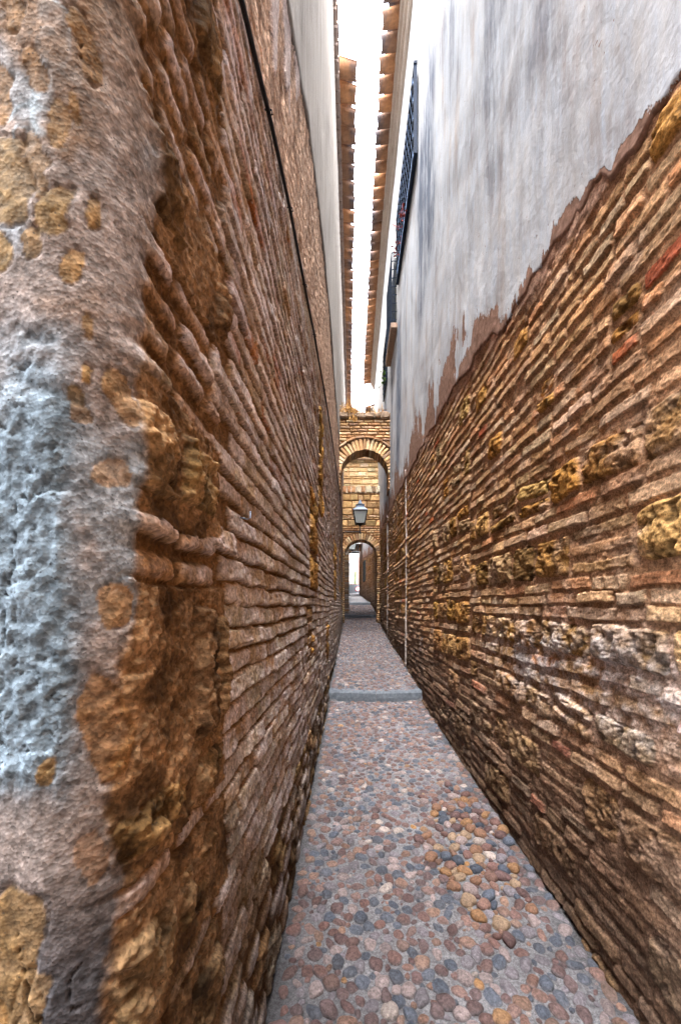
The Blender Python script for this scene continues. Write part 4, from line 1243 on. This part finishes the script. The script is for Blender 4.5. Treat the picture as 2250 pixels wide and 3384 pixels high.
# power lead from the bracket foot under the arch
mb = MB(); mb.tube([(-.30, 11.62, 3.45), (-.297, 11.8, 3.15), (-.27, 12.2, 3.05), (-.2, 12.27, 2.92), (-.1, 12.27, 2.82)], .006, 6)
setp(mb.build('lantern_lead', M_CABLE, None, True), 'thin black lead drooping from the lantern bracket onto the arch', 'cable')
lantern(-.02, 20.5, 4.42, 1.1, 'hanging_lantern', 'second lantern half hidden under the crown of the lower arch', None, False)
mb = MB(); mb.tube([(.29, 20.5, 5.6), (.29, 20.5, 4.3)], .022, 8); mb.tube([(.29, 20.5, 4.35), (-.02, 20.5, 4.35), (-.02, 20.5, 4.44)], .018, 8)
setp(mb.build('lantern_bracket', M_IRONB), 'dark iron hanger carrying the second lantern', 'bracket')
lantern(-.10, 31.0, 4.55, .85, 'courtyard_lantern', 'small dark lantern silhouetted beyond the mesh gate', -.5, False)
# cypress in the courtyard
cy = empty('cypress_tree', (.19, 32.0, 2.9), 'slim green cypress in the courtyard behind the mesh gate', 'tree')
mb = MB(); mb.tube([(.22, 32, 2.4), (.22, 32, 3.6)], [.03, .015], 6); mb.build('trunk', M_WOOD, cy)
mb = MB(); rnd = random.Random(3)
for _ in range(420):
    h = rnd.random(); rad = .09 * (1 - h) ** .6 * rnd.uniform(.3, 1.1); a = rnd.uniform(0, 6.28)
    c = np.array([.20 + rad * math.cos(a) + .03 * h, 32 + rad * math.sin(a), 3.05 + h * 1.3]); R = rotz(a) @ rotx(rnd.uniform(.3, 1.3)); l = .10
    mb.add([R @ np.array(p) + c for p in ((0, 0, 0), (.02, l * .5, 0), (0, l, 0), (-.02, l * .5, 0))], [(0, 1, 2, 3)])
mb.build('crown', M_CYP, cy)
leaves('courtyard_shrub', [(-.25, 30, 3.05), (0, 30, 3.0), (.2, 30, 3.02), (.4, 30, 3.08)], M_GREEN, .09, 14, .09, 'low green shrub along the foot of the mesh gate', 'plant', 6)
# dark slit window in the far right wall
mb = MB(); mb.box((.665, 21.75, 3.45), (.06, .62, .55), rotz(.05)); 
o = mb.build('slit_window', M_WOOD, RB)

# ================================================================== LIGHT, WORLD, CAMERA
w = bpy.data.worlds.new('World'); SC.world = w; w.use_nodes = True
t = w.node_tree; bg = t.nodes['Background']
sk = t.nodes.new('ShaderNodeTexSky'); sk.sky_type = 'NISHITA'; sk.sun_disc = False
SUN_EL, SUN_AZ = math.radians(65), math.radians(181)
sk.sun_elevation = SUN_EL; sk.sun_rotation = SUN_AZ; sk.dust_density = 6.0; sk.air_density = 1.0; sk.ozone_density = 1.0
hs = t.nodes.new('ShaderNodeHueSaturation'); hs.inputs['Saturation'].default_value = .35
t.links.new(sk.outputs[0], hs.inputs['Color']); t.links.new(hs.outputs[0], bg.inputs[0])
bg.inputs[1].default_value = 4.2
sd = bpy.data.lights.new('Sun', 'SUN'); sd.energy = 4.2; sd.angle = math.radians(12); sd.color = (1, .95, .88)
so = bpy.data.objects.new('Sun', sd); COL.objects.link(so)
so.rotation_euler = (math.pi / 2 - SUN_EL, 0, -SUN_AZ + math.pi)
from mathutils import Vector
dv = Vector((math.sin(SUN_AZ) * math.cos(SUN_EL), math.cos(SUN_AZ) * math.cos(SUN_EL), math.sin(SUN_EL)))
so.rotation_euler = dv.to_track_quat('Z', 'Y').to_euler()

cd = bpy.data.cameras.new('Camera'); cam = bpy.data.objects.new('Camera', cd); COL.objects.link(cam)
cam.location = (0, 0, EYE); cam.rotation_euler = (math.pi / 2, 0, 0)
cd.sensor_fit = 'VERTICAL'; cd.sensor_height = 36; cd.sensor_width = 24
cd.lens = 1300 / 3384 * 36
cd.shift_x = -40 / 3384; cd.shift_y = (2005 - 1692) / 3384
cd.clip_start = .02; cd.clip_end = 500
SC.camera = cam
SC.view_settings.view_transform = 'Standard'; SC.view_settings.look = 'None'; SC.view_settings.exposure = 0; SC.view_settings.gamma = 1
SC.render.engine = 'CYCLES'
SC.cycles.use_denoising = True
try: SC.cycles.denoiser = 'OPENIMAGEDENOISE'; SC.cycles.denoising_input_passes = 'RGB_ALBEDO_NORMAL'; SC.cycles.denoising_prefilter = 'ACCURATE'
except Exception as e: print('denoise', e)
SC.cycles.max_bounces = 8; SC.cycles.diffuse_bounces = 6; SC.cycles.transparent_max_bounces = 8; SC.cycles.sample_clamp_indirect = 8
